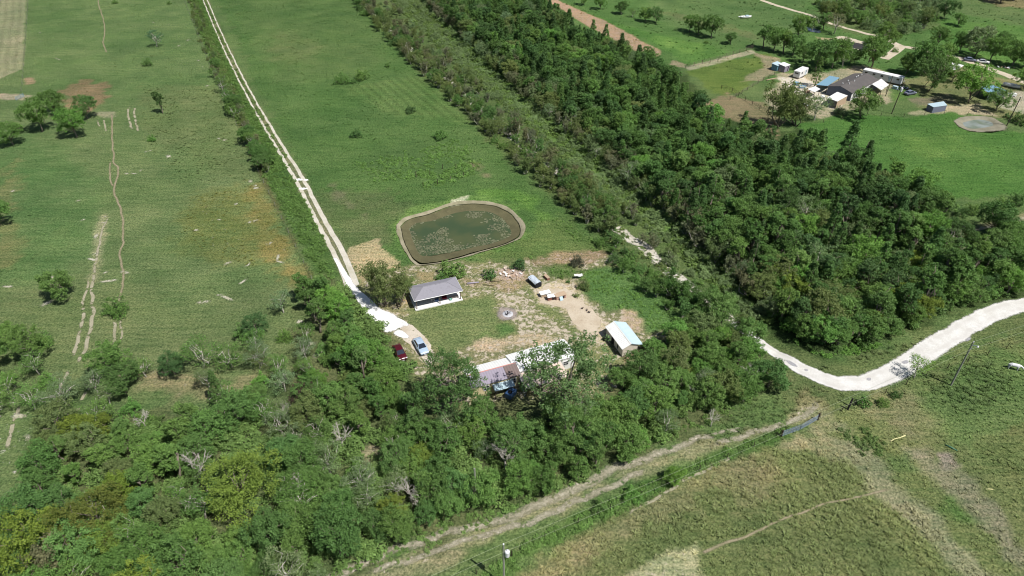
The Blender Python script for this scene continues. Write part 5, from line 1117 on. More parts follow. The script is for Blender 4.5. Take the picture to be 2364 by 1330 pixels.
for s_ in (-1, 1):
    b.bar((-rx_,0,zr+0.02),(-LX,s_*WY,ze+0.02), 0.05, M_SHING, 4); b.bar((rx_,0,zr+0.02),(LX,s_*WY,ze+0.02), 0.05, M_SHING, 4)
b.bar((-rx_,0,zr+0.02),(rx_,0,zr+0.02), 0.06, M_SHING, 4); b.build('ridge_cap', roof)
for x in (-4.55, 0.25, 4.55):
    for y in (-2.25, 2.3):
        b = MB(); b.box((x,y,1.25), (0.14,0.14,2.2), M_WOOD); b.build('post', pav)
        if y < 0:
            b = MB(); b.bar((x,y,1.9),(x+0.5 if x < 4 else x-0.5,y,2.36), 0.04, M_WOOD, 4); b.build('brace', pav)
b = MB(); b.box((-1.2,2.42,1.0),(6.0,0.06,1.7), M_DWOOD); b.box((3.6,2.42,1.0),(1.7,0.06,1.7), M_DWOOD); b.build('back_panel', pav)
Mw = Matrix.Translation(c0)@Matrix.Rotation(ang, 4, 'Z')
def inside(name, label, cat, x, y, z=0.18): return thing(name, label, cat, Mw@Vector((x,y,z)), ang)
t = inside('armchair', 'dark red armchair in the shade of the pavilion', 'chair', 1.5, -1.0)
b = MB(); b.box((0,0,0.3),(0.85,0.8,0.3), M_RED); b.build('seat', t, bevel=0.06); b = MB(); b.box((0,0.36,0.65),(0.85,0.18,0.7), M_RED); b.build('backrest', t, bevel=0.06)
for s_ in (-1,1): b = MB(); b.box((s_*0.4,0,0.45),(0.16,0.75,0.3), M_RED); b.build('armrest', t, bevel=0.04)
t = inside('side_table', 'small white table in the left half of the pavilion', 'table', -0.9, -0.9)
b = MB(); b.box((0,0,0.68),(0.7,0.7,0.05), M_WHITE_P); b.build('tabletop', t)
for i in (-1,1):
    for j in (-1,1): b = MB(); b.bar((i*0.3,j*0.3,0),(i*0.28,j*0.28,0.66),0.03,M_WHITE_P); b.build('leg', t)
t = inside('cooler_box', 'dark blue cooler box beside the small white table', 'cooler', -0.2, -1.2)
b = MB(); b.box((0,0,0.2),(0.8,0.45,0.4), M_BLUEP); b.build('body', t, bevel=0.03); b = MB(); b.box((0,0,0.43),(0.83,0.48,0.06), M_BLUEP); b.build('lid', t, bevel=0.02)
t = inside('folding_bed', 'pink-covered folding bed at the right end of the pavilion', 'bed', 3.6, -1.35)
b = MB(); b.box((0,0,0.36),(1.5,0.7,0.12), M_PINK); b.build('mattress', t, bevel=0.04)
for i in (-1,1):
    for j in (-1,1): b = MB(); b.bar((i*0.65,j*0.28,0),(i*0.65,j*0.28,0.3),0.025,M_DWOOD); b.build('leg', t)
t = inside('hanging_sheet', 'white sheet hanging at the right end of the pavilion', 'sheet', 4.3, -1.2, 1.0)
b = MB(); n = 7
for k in range(n): b.add([(0.05*math.sin(k*1.9),k*0.12,0),(0.05*math.sin((k+1)*1.9),(k+1)*0.12,0),(0.08*math.sin(k),(k+1)*0.12,1.25),(0.08*math.sin(k),k*0.12,1.25)],[(0,1,2,3)],M_WHITE_P)
o = b.build('cloth', t); so = o.modifiers.new('s','SOLIDIFY'); so.thickness = 0.02
t = inside('storage_shelf', 'dark shelf of clutter against the back of the pavilion', 'shelf', -2.6, 1.9)
for z in (0.1,0.6,1.1,1.6): b = MB(); b.box((0,0,z),(1.8,0.5,0.04), M_DWOOD); b.build('shelf', t)
for i in (-1,1): b = MB(); b.box((i*0.9,0,0.85),(0.05,0.5,1.7), M_DWOOD); b.build('side_panel', t)
t = inside('green_tub', 'pale green tub on the slab edge right of the red armchair', 'tub', 2.6, -1.9)
b = MB(); b.lathe((0,0,0), [(0.22,0),(0.3,0.32),(0.33,0.34),(0.29,0.33),(0.2,0.05)], pm('mint_plastic',(150,196,180))); b.build('tub_body', t)

# --- small shed
fl = G(1435.4,825.1); fl.z = 0.0; ang = R(20.1)
sh = thing('garden_shed', 'small beige shed with a white ribbed metal roof, standing on blocks', 'shed', fl, ang)
Wd, Ln, wb, we, wr = 3.1, 6.5, 0.28, 2.28, 3.0
def wallq(pts, th, m, name, par):
    b = MB(); vs = [Vector(p) for p in pts]; n = (vs[1]-vs[0]).cross(vs[-1]-vs[0]).normalized()*th
    k = len(vs); b.add(vs+[v-n for v in vs], [tuple(range(k)), tuple(range(2*k-1, k-1, -1))]+[(i, i+k, (i+1) % k+k, (i+1) % k) for i in range(k)], m); return b.build(name, par)
w = wallq([(0,0,wb),(Wd,0,wb),(Wd,0,we),(Wd/2,0,wr-0.05),(0,0,we)], 0.06, M_BEIGE, 'gable_wall', sh)
for i in range(1, 11):
    b = MB(); b.box((Wd*i/11,-0.012,(wb+we)/2),(0.035,0.02,we-wb-0.06), M_BEIGE); b.build('batten', w)
wallq([(Wd,Ln,wb),(0,Ln,wb),(0,Ln,we),(Wd/2,Ln,wr-0.05),(Wd,Ln,we)], 0.06, M_BEIGE, 'gable_wall', sh)
wallq([(0,Ln,wb),(0,0,wb),(0,0,we),(0,Ln,we)], 0.055, M_BEIGE, 'side_wall', sh); wallq([(Wd,0,wb),(Wd,Ln,wb),(Wd,Ln,we),(Wd,0,we)], 0.055, M_BEIGE, 'side_wall', sh)
b = MB(); b.box((Wd/2,Ln/2,wb-0.05),(Wd-0.02,Ln-0.02,0.1), M_WOOD); b.build('floor_frame', sh)
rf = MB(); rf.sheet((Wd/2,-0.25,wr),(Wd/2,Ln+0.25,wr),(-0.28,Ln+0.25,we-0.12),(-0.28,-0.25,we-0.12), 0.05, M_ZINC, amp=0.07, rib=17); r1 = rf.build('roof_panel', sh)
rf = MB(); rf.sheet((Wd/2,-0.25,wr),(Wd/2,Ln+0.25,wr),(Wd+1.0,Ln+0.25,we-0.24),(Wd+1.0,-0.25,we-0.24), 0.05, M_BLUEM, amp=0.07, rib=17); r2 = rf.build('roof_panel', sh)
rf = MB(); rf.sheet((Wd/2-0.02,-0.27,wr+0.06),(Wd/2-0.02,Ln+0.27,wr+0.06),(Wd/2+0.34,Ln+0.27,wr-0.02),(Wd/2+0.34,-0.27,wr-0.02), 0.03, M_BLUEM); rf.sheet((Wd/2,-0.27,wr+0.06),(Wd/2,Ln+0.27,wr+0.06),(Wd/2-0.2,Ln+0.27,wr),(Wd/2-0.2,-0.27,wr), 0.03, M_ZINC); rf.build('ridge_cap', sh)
for y0, y1, z0, z1 in ((3.3,4.3,0.3,2.1),(1.7,1.95,0.7,2.0)):
    d = MB(); d.box((-0.03,(y0+y1)/2,(z0+z1)/2),(0.05,y1-y0,z1-z0), M_DARK); d.build('door' if y1-y0 > 0.5 else 'window', sh)
for j in (0, 1):
    for k in range(6):
        b = MB(); b.box((0.18+k*(Wd-0.36)/5, 0.12 if j == 0 else Ln-0.12, 0.1),(0.36,0.2,0.26), M_BLOCK); b.build('block', sh)
Ms = Matrix.Translation(fl)@Matrix.Rotation(ang, 4, 'Z')
t = thing('water_barrel', 'black barrel in the shadow beside the small shed', 'barrel', Ms@Vector((-0.9,5.3,0)))
b = MB(); b.lathe((0,0,0),[(0.27,0),(0.3,0.1),(0.28,0.3),(0.3,0.32),(0.28,0.6),(0.3,0.62),(0.28,0.88),(0.2,0.9)],M_DARK); b.build('drum', t)
t = thing('ramp_board', 'long plank leaning along the shaded wall of the small shed', 'plank', Ms@Vector((-0.55,1.2,0)), ang)
b = MB(); b.box((0,1.4,0.22),(0.14,3.2,0.05), M_WOOD); b.build('plank', t)

# --- trailer house: two roofs under the trees
angT = R(21.5)
def gable_house(name, label, c, ang, Lx, Wy, ze, zr, front, back, wall, cat='house', over=0.2, rib=0.45, ends=None):
    t = thing(name, label, cat, c, ang); h = Wy/2
    wallq([(-Lx/2,-h,0),(Lx/2,-h,0),(Lx/2,-h,ze),(-Lx/2,-h,ze)], 0.1, wall, 'front_wall', t)
    wallq([(Lx/2,h,0),(-Lx/2,h,0),(-Lx/2,h,ze),(Lx/2,h,ze)], 0.1, wall, 'back_wall', t)
    for s_ in (-1, 1):
        pts = [(s_*Lx/2,-s_*h,0),(s_*Lx/2,s_*h,0),(s_*Lx/2,s_*h,ze),(s_*Lx/2,0,zr-0.06),(s_*Lx/2,-s_*h,ze)]
        wallq(pts, 0.095, ends or wall, 'end_wall', t)
    k = int(Lx/rib) if rib else 0; o = over; dz = (zr-ze)/h*o
    b = MB(); b.sheet((-Lx/2-o,0,zr),(Lx/2+o,0,zr),(Lx/2+o,-h-o,ze-dz),(-Lx/2-o,-h-o,ze-dz),0.06,front,amp=0.03 if rib else 0,rib=k); f = b.build('front_roof', t)
    b = MB(); b.sheet((-Lx/2-o,0,zr),(Lx/2+o,0,zr),(Lx/2+o,h+o,ze-dz),(-Lx/2-o,h+o,ze-dz),0.06,back,amp=0.03 if rib else 0,rib=k); b.build('back_roof', t)
    return t
def window(par, c, w, h, axis='x', frame=None, cross=True):
    """a framed window standing proud of a wall; axis: direction the wall runs"""
    frame = frame or M_WHITE_P; x, y, z = c
    def bx(dx, dz, sw, shh, th, m, nm, p):
        b = MB(); b.box((x+dx, y, z+dz) if axis == 'x' else (x, y+dx, z+dz), (sw, th, shh) if axis == 'x' else (th, sw, shh), m); return b.build(nm, p)
    wn = bx(0,0,w,h,0.06,M_GLASS,'window',par)
    bx(0,h/2,w+0.1,0.07,0.1,frame,'frame',wn); bx(0,-h/2,w+0.1,0.07,0.11,frame,'sill',wn)
    for s_ in (-1,1): bx(s_*w/2,0,0.07,h-0.07,0.1,frame,'frame',wn)
    if cross: bx(0,0,0.05,h-0.07,0.085,frame,'mullion',wn); bx(0,0,w-0.07,0.05,0.08,frame,'mullion',wn)
    return wn
cA = Vector((-3.55, 87.75, 0))
hA = gable_house('trailer_house', 'cream house with a brown and white metal roof, half hidden by trees', cA, angT, 8.6, 4.7, 2.75, 3.35, M_GREYM, M_ZINC, M_CREAM)
b = MB(); b.sheet((2.1,-0.05,3.41),(4.5,-0.05,3.41),(4.5,-2.6,2.77),(2.1,-2.6,2.77),0.03,M_RUST,amp=0.03,rib=5); b.build('rusty_roof_panel', hA)
b = MB(); b.bar((-4.4,0,3.4),(4.5,0,3.4),0.09,pm('pink_ridge',(214,150,140)),5); b.build('ridge_cap', hA)
window(hA, (3.1,-2.4,1.75), 1.0, 1.0); window(hA, (-1.8,-2.4,1.75), 1.0, 1.0)
b = MB(); b.box((0.9,-2.4,1.1),(0.9,0.07,2.0), M_WHITE_P); d = b.build('door', hA); b = MB(); b.box((1.2,-2.45,1.1),(0.06,0.06,0.12), M_RIM); b.build('handle', d)
b = MB(); b.sheet((-0.8,-2.45,2.2),(2.9,-2.45,2.2),(2.9,-3.9,1.9),(-0.8,-3.9,1.9),0.05,M_BLUEM,amp=0.025,rib=9); b.build('awning', hA)
for x in (-0.7,2.8): b = MB(); b.bar((x,-3.8,0),(x,-3.8,1.88),0.05,M_WOOD,5); b.build('awning_post', hA)
cB = Vector((5.1, 91.9, 0)); angB = R(23.0)
hB = gable_house('long_cabin', 'long cabin with a bright white metal roof beneath the tallest tree', cB, angB, 11.2, 4.6, 2.9, 3.45, M_ZINC, M_ZINC, M_WHITE_P)
b = MB(); b.sheet((-5.5,-2.35,2.3),(2.8,-2.35,2.3),(2.8,-5.9,1.95),(-5.5,-5.9,1.95),0.06,M_PINK,amp=0.02,rib=14); pr_ = b.build('porch_roof', hB)
for x in (-5.3,-2.5,0.2,2.6): b = MB(); b.bar((x,-5.75,0),(x,-5.75,1.92),0.06,M_WOOD,5); b.build('porch_post', hB)
window(hB, (-3,-2.35,1.6), 1.0, 0.9); window(hB, (3.9,-2.35,1.6), 1.0, 0.9)
t = thing('ladder', 'white ladder leaning in the gap between the two roofs', 'ladder', (1.75,86.2,0), angT)
for s_ in (-1,1): b = MB(); b.bar((s_*0.2,-1.6,0),(s_*0.2,0.6,3.3),0.035,M_WHITE_P,5); b.build('rail', t)
for k in range(10): b = MB(); f = (k+0.5)/10; b.bar((-0.2,-1.6+2.2*f,3.3*f),(0.2,-1.6+2.2*f,3.3*f),0.028,M_WHITE_P,5); b.build('rung', t)
t = thing('blue_tank', 'blue plastic tank with a dark round lid in front of the trailer house', 'tank', (-0.2,84.7,0), R(-35))
b = MB(); b.box((0,0,0.65),(1.3,2.1,1.1), M_BLUEP); b.build('tank_body', t, bevel=0.18)
b = MB(); b.lathe((0.1,-0.3,1.2),[(0.38,0),(0.4,0.08),(0.3,0.1),(0.28,0.02)],M_DARK,14); b.build('lid', t)
for y in (-0.7,0.7): b = MB(); b.box((0,y,0.06),(1.2,0.16,0.14), M_WOOD); b.build('skid', t)

# --- cars
def car(name, label, loc, rz, paint, L_=4.7, Wc=1.8):
    t = thing(name, label, 'car', loc, rz)
    # body: stations along x (front +), each a closed section; the glasshouse is a separate part on top
    xs_ = [-2.35,-2.2,-1.75,-1.0,0,0.9,1.5,2.05,2.3,2.38]; k = L_/4.7
    top = [0.72,0.9,0.98,0.96,0.95,0.93,0.9,0.8,0.66,0.55]; wid = [0.68,0.82,0.88,0.9,0.9,0.9,0.9,0.86,0.76,0.6]; bot = [0.42,0.28,0.22,0.2,0.2,0.2,0.22,0.26,0.32,0.4]
    V = []; Fs = []
    for x, h, w, z0 in zip(xs_, top, wid, bot):
        w *= Wc/1.8
        for y, z in ((-w*0.86,z0),(-w,z0+0.14),(-w,h-0.22),(-w*0.93,h-0.06),(-w*0.7,h),(0,h+0.03),(w*0.7,h),(w*0.93,h-0.06),(w,h-0.22),(w,z0+0.14),(w*0.86,z0)): V.append((x*k,y,z))
    m = 11
    for i in range(len(xs_)-1):
        for j in range(m): Fs.append((i*m+j, i*m+(j+1) % m, (i+1)*m+(j+1) % m, (i+1)*m+j))
    Fs += [tuple(range(m)), tuple((len(xs_)-1)*m+j for j in range(m))[::-1]]
    b = MB(); b.add(V, Fs, paint); body = b.build('body', t, smooth=True)
    bv = body.modifiers.new('s', 'EDGE_SPLIT'); bv.split_angle = R(50)
    def ring(x, w, z): return [(x*k,-w,z),(x*k,w,z)]
    r0 = [(-1.75,0.74,0.95),(-1.15,0.6,1.36),(-0.2,0.62,1.44),(0.35,0.6,1.4),(1.15,0.76,0.93)]
    b = MB(); q = [ring(*r) for r in r0]; pts = [p for r in q for p in r]
    b.add(pts, [(2,3,5,4),(4,5,7,6)], paint); rf_ = b.build('roof', t); so = rf_.modifiers.new('s','SOLIDIFY'); so.thickness = 0.03; so.offset = 1
    b = MB(); b.add([pts[6],pts[7],pts[9],pts[8]], [(0,1,2,3)], M_GLASS); o = b.build('windscreen', t); o.modifiers.new('s','SOLIDIFY').thickness = 0.02
    b = MB(); b.add([pts[0],pts[1],pts[3],pts[2]], [(0,1,2,3)], M_GLASS); o = b.build('rear_window', t); o.modifiers.new('s','SOLIDIFY').thickness = 0.02
    for s_ in (0,1):
        b = MB(); b.add([pts[0+s_],pts[2+s_],pts[4+s_],pts[6+s_],pts[8+s_]], [(0,1,2,3,4)], M_GLASS); o = b.build('side_window', t); o.modifiers.new('s','SOLIDIFY').thickness = 0.02
        sg = -1 if s_ == 0 else 1
        b = MB(); b.bar(pts[6+s_], pts[8+s_], 0.045, paint, 5); b.bar(pts[2+s_], pts[0+s_], 0.05, paint, 5); b.build('roof_pillar', t)
        b = MB(); b.box((0.75*k, sg*(Wc/2+0.08), 1.0),(0.16,0.2,0.13), paint); b.build('mirror', t, bevel=0.03)
        b = MB(); b.box((2.2*k, sg*0.62, 0.66),(0.22,0.34,0.13), M_PORC); b.build('headlight', t, bevel=0.03)
        b = MB(); b.box((-2.28*k, sg*0.62, 0.76),(0.14,0.34,0.14), M_RED); b.build('tail_light', t, bevel=0.03)
        for xw in (1.42,-1.38):
            wq = MB(); y = sg*(Wc/2-0.1)
            wq.tube([(xw*k,y-0.11,0.33),(xw*k,y+0.11,0.33)],[0.33,0.33],M_TYRE,16); wl = wq.build('wheel', t)
            wq = MB(); wq.tube([(xw*k,y+sg*0.09,0.33),(xw*k,y+sg*0.125,0.33)],[0.21,0.19],M_RIM,12); wq.build('rim', wl)
    b = MB(); b.box((2.3*k,0,0.5),(0.14,0.8,0.2), M_DARK); b.build('grille', t, bevel=0.02)
    b = MB(); b.box((2.37*k,0,0.36),(0.04,0.45,0.11), M_WHITE_P); b.build('number_plate', t)
    return t
p0 = G(962,788); p1 = G(982,822); mid = (p0+p1)/2; mid.z = gz1(mid.x, mid.y)+0.03
car('sedan_car', 'silver-blue sedan parked on the sandy drive beside the tree belt', mid, math.atan2(p1.y-p0.y, p1.x-p0.x), M_SILV)
q1 = G(932,835); rz_ = math.atan2(p1.y-p0.y, p1.x-p0.x); q1 = q1-Vector((math.cos(rz_), math.sin(rz_), 0))*2.1
car('hatchback_car', 'dark red car half hidden under the tree belt beside the silver sedan', (q1.x, q1.y, gz1(q1.x, q1.y)+0.03), rz_, M_MAROON, 4.3, 1.7)

# --- kennels, coops and litter of the yard
def box_coop(name, label, px, py, rz, d, walls, roofm, slope=0.15, cat='kennel', hole=True, legs=0.1, over=0.12):
    p = on(px, py); t = thing(name, label, cat, p, rz); lx, ly, h = d
    wallq([(-lx/2,-ly/2,legs),(lx/2,-ly/2,legs),(lx/2,-ly/2,h),(-lx/2,-ly/2,h)],0.05,walls,'front_wall',t)
    wallq([(lx/2,ly/2,legs),(-lx/2,ly/2,legs),(-lx/2,ly/2,h+slope),(lx/2,ly/2,h+slope)],0.05,walls,'back_wall',t)
    for s_ in (-1,1): wallq([(s_*lx/2,-s_*ly/2,legs),(s_*lx/2,s_*ly/2,legs),(s_*lx/2,s_*ly/2,h+(slope if s_ > 0 else 0)),(s_*lx/2,-s_*ly/2,h+(0 if s_ > 0 else slope))],0.048,walls,'side_wall',t)
    b = MB(); o = over; b.sheet((-lx/2-o,-ly/2-o,h+0.05-slope*o/ly),(lx/2+o,-ly/2-o,h+0.05-slope*o/ly),(lx/2+o,ly/2+o,h+0.05+slope+slope*o/ly),(-lx/2-o,ly/2+o,h+0.05+slope+slope*o/ly),0.04,roofm,amp=0.02,rib=max(3,int(lx/0.25))); b.build('roof', t)
    if hole: b = MB(); b.box((lx*0.22,-ly/2-0.01,legs+(h-legs)*0.45),(min(0.5,lx*0.3),0.05,(h-legs)*0.7), M_DARK); b.build('opening', t)
    for i in (-1,1):
        for j in (-1,1): b = MB(); b.box((i*(lx/2-0.06),j*(ly/2-0.06),legs/2),(0.09,0.09,legs), M_DWOOD); b.build('leg', t)
    return t
box_coop('chicken_coop', 'low whitish coop with a flat roof, furthest back of the three on the sand', 1258,682, R(22), (2.1,0.95,0.75), M_TAN, M_ZINC, 0.06)
c2 = box_coop('dog_house', 'reddish dog house with a white cloth over its roof, left front of the three', 1272,691, R(14), (1.6,0.9,0.75), pm('red_boards',(150,92,80)), M_DWOOD, 0.1)
b = MB()
for i in range(8):
    for j in range(4):
        f = lambda a, c_: (-0.85+a*0.24, -0.5+c_*0.25, 0.9+0.05*math.sin(a*1.3+c_)+0.03*c_-(0.12 if c_ in (0,) else 0)); b.add([f(i,j),f(i+1,j),f(i+1,j+1),f(i,j+1)],[(0,1,2,3)],M_WHITE_P)
o = b.build('cloth', c2); o.modifiers.new('s','SOLIDIFY').thickness = 0.02
c3 = box_coop('rabbit_hutch', 'open-fronted hutch with a white ramp board, rightmost of the three on the sand', 1293,688, R(24), (2.2,1.0,0.9), pm('pinkish_boards',(196,160,146)), M_TAN, 0.08)
b = MB(); b.sheet((-0.5,-0.55,0.85),(0.2,-0.55,0.85),(0.25,-1.05,0.1),(-0.45,-1.05,0.1),0.03,M_BLUEM); b.build('ramp', c3)
# tarp covered hut
p = on(1234,655); t = thing('tarp_hut', 'small hut draped in a pale blue and black tarpaulin', 'hut', p, R(-58))
b = MB()
for i in range(9):
    for j in range(6):
        def f(a, c_):
            th = -1.15+2.3*c_/6; return ((-1.5+a*0.34), math.sin(th)*0.92+0.03*math.sin(a*2.1), 0.62+math.cos(th)*0.72+0.05*math.sin(a*1.4+c_*2))
        b.add([f(i,j),f(i+1,j),f(i+1,j+1),f(i,j+1)],[(0,1,2,3)],M_TARP)
o = b.build('tarp', t, smooth=True); o.modifiers.new('s','SOLIDIFY').thickness = 0.02
b = MB(); b.box((0,0.0,0.5),(2.9,1.5,0.98), M_TARPD); b.build('dark_skirt', t, bevel=0.08)
b = MB(); b.box((1.52,0,0.62),(0.1,1.5,1.2), M_TARPD); b.build('end_flap', t, bevel=0.03)
p = on(1262,643); t = thing('feed_trough', 'narrow reddish wooden box standing behind the coops', 'box', p, R(-60)); rb = pm('red_brown_boards',(150,104,92))
b = MB(); b.box((0,0,0.3),(1.5,0.55,0.6), rb); b.build('box_body', t); b = MB(); b.sheet((-0.8,-0.32,0.62),(0.8,-0.32,0.62),(0.8,0.32,0.7),(-0.8,0.32,0.7),0.04,M_TAN); b.build('lid', t)
for i,(px,py,rz) in enumerate([(1344,714,0.4),(1355,718,1.6),(1360,723,-0.3)]):
    p = on(px,py,0.04); t = thing('hen', ['dark hen standing alone on the sand','dark hen behind another one on the sand','dark hen in front, nearest the small shed'][i], 'hen', p, rz, 'hens on the sand')
    me = bpy.data.meshes.new('hen_body'); me.from_pydata([(0,0,0.25),(0.16,0,0.28),(0.22,0,0.4),(0.27,0,0.43),(-0.16,0,0.3),(-0.27,0,0.42),(0.03,0.05,0.12),(0.05,0.05,0.0),(0.03,-0.05,0.12),(0.05,-0.05,0.0)],[(0,1),(1,2),(2,3),(0,4),(4,5),(0,6),(6,7),(0,8),(8,9)],[])
    me.materials.append(M_HEN); o = obj('hen_body', me, t); sk = o.modifiers.new('skin','SKIN'); o.modifiers.new('sub','SUBSURF').levels = 1
    for v, r_ in zip(me.skin_vertices[0].data, (0.15,0.12,0.06,0.045,0.11,0.04,0.03,0.02,0.03,0.02)): v.radius = (r_, r_)
    me.skin_vertices[0].data[0].use_root = True
# fire pit
c = on(1172,725); fp = thing('fire_pit', 'burnt heap of charred and ashen wood in the yard', 'fire pit', c); r = np.random.default_rng(3)
for k in range(16):
    a = r.random()*6.28; d = r.random()*0.8; L_ = 0.5+r.random()*0.7; q = Vector((math.cos(a)*d, math.sin(a)*d*0.8, 0.1+r.random()*0.25)); th = r.random()*6.28; dv = Vector((math.cos(th), math.sin(th), r.normal()*0.2))*L_*0.5
    b = MB(); b.bar(q-dv, q+dv, 0.07, M_CHAR if k % 2 else M_ASHW, 6, 0.05); b.build('charred_log' if k % 2 else 'ashen_log', fp)
b = MB(); b.lathe((0,0,-0.02),[(1.3,0),(0.9,0.12),(0.4,0.22),(0.05,0.26)],M_ASHW,14); b.build('ash_heap', fp, smooth=True)
# rubble heap, logs, sheet, junk
c = on(1165,632); rb_ = thing('rubble_heap', 'heap of broken boards and pale rubble beside the dark brush', 'rubble', c)
for k in range(26):
    q = Vector((r.normal()*1.6, r.normal()*0.8, 0.06+r.random()*0.2)); b = MB(); M_ = Matrix.Translation(q)@Matrix.Rotation(r.random()*3.1,4,'Z')@Matrix.Rotation(r.normal()*0.3,4,'X')
    b.box((0,0,0),(0.3+r.random()*0.7,0.15+r.random()*0.3,0.06+r.random()*0.12), [M_PINK,M_TAN,M_BLOCK,M_WHITE_P][k % 4], M_); b.build('board' if k % 2 else 'rubble_piece', rb_)
for px, py, L_, rr_, rz, m, lab in [(1092,655,2.6,0.2,0.2,M_GREYM,'grey log lying right of the pavilion'),(1140,650,3.6,0.07,0.18,M_DWOOD,'long thin dark pole lying on the bare soil'),(1128,659,2.4,0.06,-0.1,M_DWOOD,'short dark pole lying below the long one'),(1178,641,1.6,0.06,-0.9,M_DWOOD,'dark stick leaning on the rubble heap'),(1241,740,1.5,0.05,0.3,M_TAN,'pale stick on the yard grass below the coops'),(1780,184,4.5,0.2,0.5,M_TAN,'pale log lying on the corral soil')]:
    p = on(px,py,rr_); b = MB(); dv = Vector((math.cos(rz),math.sin(rz),0))*L_/2; b.tube([-dv,-dv*0.3+Vector((0,0.05,0.02)),dv*0.4,dv],[rr_,rr_*0.95,rr_*0.85,rr_*0.7],m,8); o = b.build('log', None, smooth=True); o.location = p; tag(o, lab, 'log')
p = on(1335,642,0.8); t = thing('white_sheet', 'white sheet lying over the olive shrub behind the yard', 'sheet', p, 0.2)
b = MB()
for i in range(6):
    for j in range(4): f = lambda a,c_: (-0.9+a*0.3,-0.4+c_*0.2,0.1*math.sin(a*1.1)+0.07*math.cos(c_*1.7+a)); b.add([f(i,j),f(i+1,j),f(i+1,j+1),f(i,j+1)],[(0,1,2,3)],M_WHITE_P)
o = b.build('cloth', t); o.modifiers.new('s','SOLIDIFY').thickness = 0.03
for px, py, sx, sy, lab in [(690,415,1.1,0.6,'white gravel heap on the left rut of the farm track'),(706,416,0.7,0.5,'small white gravel heap on the right rut of the farm track'),(699,436,1.2,0.5,'white gravel heap further down the left rut of the farm track')]:
    p = on(px,py,0.0); b = MB(); V=[];n=14
    for lv,(q,z) in enumerate(((1,0.02),(0.75,0.12),(0.4,0.2),(0.05,0.22))):
        for k in range(n): a=6.283*k/n; w_=q*(1+0.2*math.sin(k*2.3+px)); V.append((math.cos(a)*sx*w_,math.sin(a)*sy*w_,z+0.02*math.sin(k*3)))
    b.add(V,[(l*n+k,l*n+(k+1)%n,(l+1)*n+(k+1)%n,(l+1)*n+k) for l in range(3) for k in range(n)]+[tuple(3*n+k for k in range(n))],M_CONC)
    o = b.build('gravel_heap', None, smooth=True); o.location = p; tag(o, lab, 'gravel')
for i,(px,py,h,lean) in enumerate([(961,408,1.7,0),(992,404,1.6,0.05),(1022,390,1.4,0),(1053,390,1.6,0),(977,431,1.5,0),(1010,425,1.6,0.04),(1040,416,1.3,0),(1070,408,1.3,0.03)]):
    p = on(px,py); w = ['back row, first','back row, second','back row, third','back row, fourth','front row, first','front row, second','front row, third','front row, fourth'][i]
    b = MB(); b.bar((0,0,-0.3),(lean*3,0,h),0.085,M_DWOOD if i % 3 else M_WOOD,7,0.075); o = b.build('post'); o.name = 'garden_post'; o.location = p
    tag(o, 'wooden post of the abandoned plot behind the pond, %s from the left' % w, 'post', 'posts of the abandoned plot')
# stump with roots at the hedge, junk in the front field
p = on(1410,602); t = thing('uprooted_stump', 'grey uprooted stump with spread roots on the red soil by the hedge', 'stump', p)
for k in range(9): b = MB(); a = k*0.7; limb(b, r, (0,0,0.25), (math.cos(a)*1.1, math.sin(a)*1.1, 0.1+0.4*r.random()), 0.1, 0.03, BARK_PALE); b.build('root', t)
b = MB(); b.bar((0,0,0),(0.1,0,0.6),0.22,BARK_PALE,8,0.16); b.build('bole', t)
p = on(2072,1014); t = thing('fallen_branch', 'pale stripped branch lying on the near field', 'branch', p)
b = MB(); b.tube([(-1.4,-0.5,0.1),(-0.5,-0.05,0.16),(0.5,0.25,0.14),(1.5,0.7,0.12)],[0.12,0.08,0.07,0.13],M_YELW,7); b.build('branch_wood', t, smooth=True)
p = on(2195,1035); b = MB(); b.tube([(-0.6,0.6,0.1),(0,0,0.18),(0.7,-0.6,0.08)],[0.1,0.13,0.07],M_GREENP,7); o = b.build('plastic_pipe', None, smooth=True); o.location = p; tag(o,'short grey-green pipe lying on the field grass','pipe')
p = on(2283,1130); b = MB(); b.tube([(-0.5,0,0.08),(0,0.03,0.1),(0.6,-0.03,0.08)],[0.06,0.08,0.05],M_YELW,7); o = b.build('bleached_stick', None, smooth=True); o.location = p; tag(o,'short bleached stick on the grass at the right','stick')

# --- fences, gate
def fence(name, label, px, posts, h=1.3, wires=3, m=M_DWOOD, pr=0.06, rail=None, wr=0.012):
    pts = [on(*p) for p in px]; t = thing(name, label, 'fence', pts[0])
    tot = [0]
    for a, b_ in zip(pts[:-1], pts[1:]): tot.append(tot[-1]+(b_-a).length)
    n = max(1, round(tot[-1]/posts)); P = []
    for k in range(n+1):
        s_ = tot[-1]*k/n; i = min(len(pts)-2, max(j for j in range(len(tot)) if tot[j] <= s_+1e-6)) if k < n else len(pts)-2
        q = pts[i].lerp(pts[i+1], (s_-tot[i])/max(tot[i+1]-tot[i], 1e-6)); q.z = gz1(q.x, q.y); P.append(q-pts[0])
    me = MB(); me.bar((0,0,-0.25),(0,0,h),pr,m,6,pr*0.9); me = me.mesh('post')
    for q in P: o = obj('post', me, t); o.location = q; o.rotation_euler = (random.gauss(0,0.03), random.gauss(0,0.03), random.random())
    for w in range(wires):
        z = h*(0.92-0.26*w); b = MB(); b.tube([q+Vector((0,0,z)) for q in P], [rail or 0.007]*len(P), m if rail else M_POLED, 4); b.build('rail' if rail else 'wire', t)
    return t
fence('wire_fence', 'wire fence with grey posts along the weeds of the dirt track', [(1100,1325),(1264,1240),(1441,1162),(1640,1075),(1800,1006)], 5.5)
fence('wire_fence', 'wire fence below the white gravel road, from the gate to the right edge', [(1889,970),(1942,950),(2035,912),(2140,868),(2260,828),(2364,790),(2450,760)], 5.0)
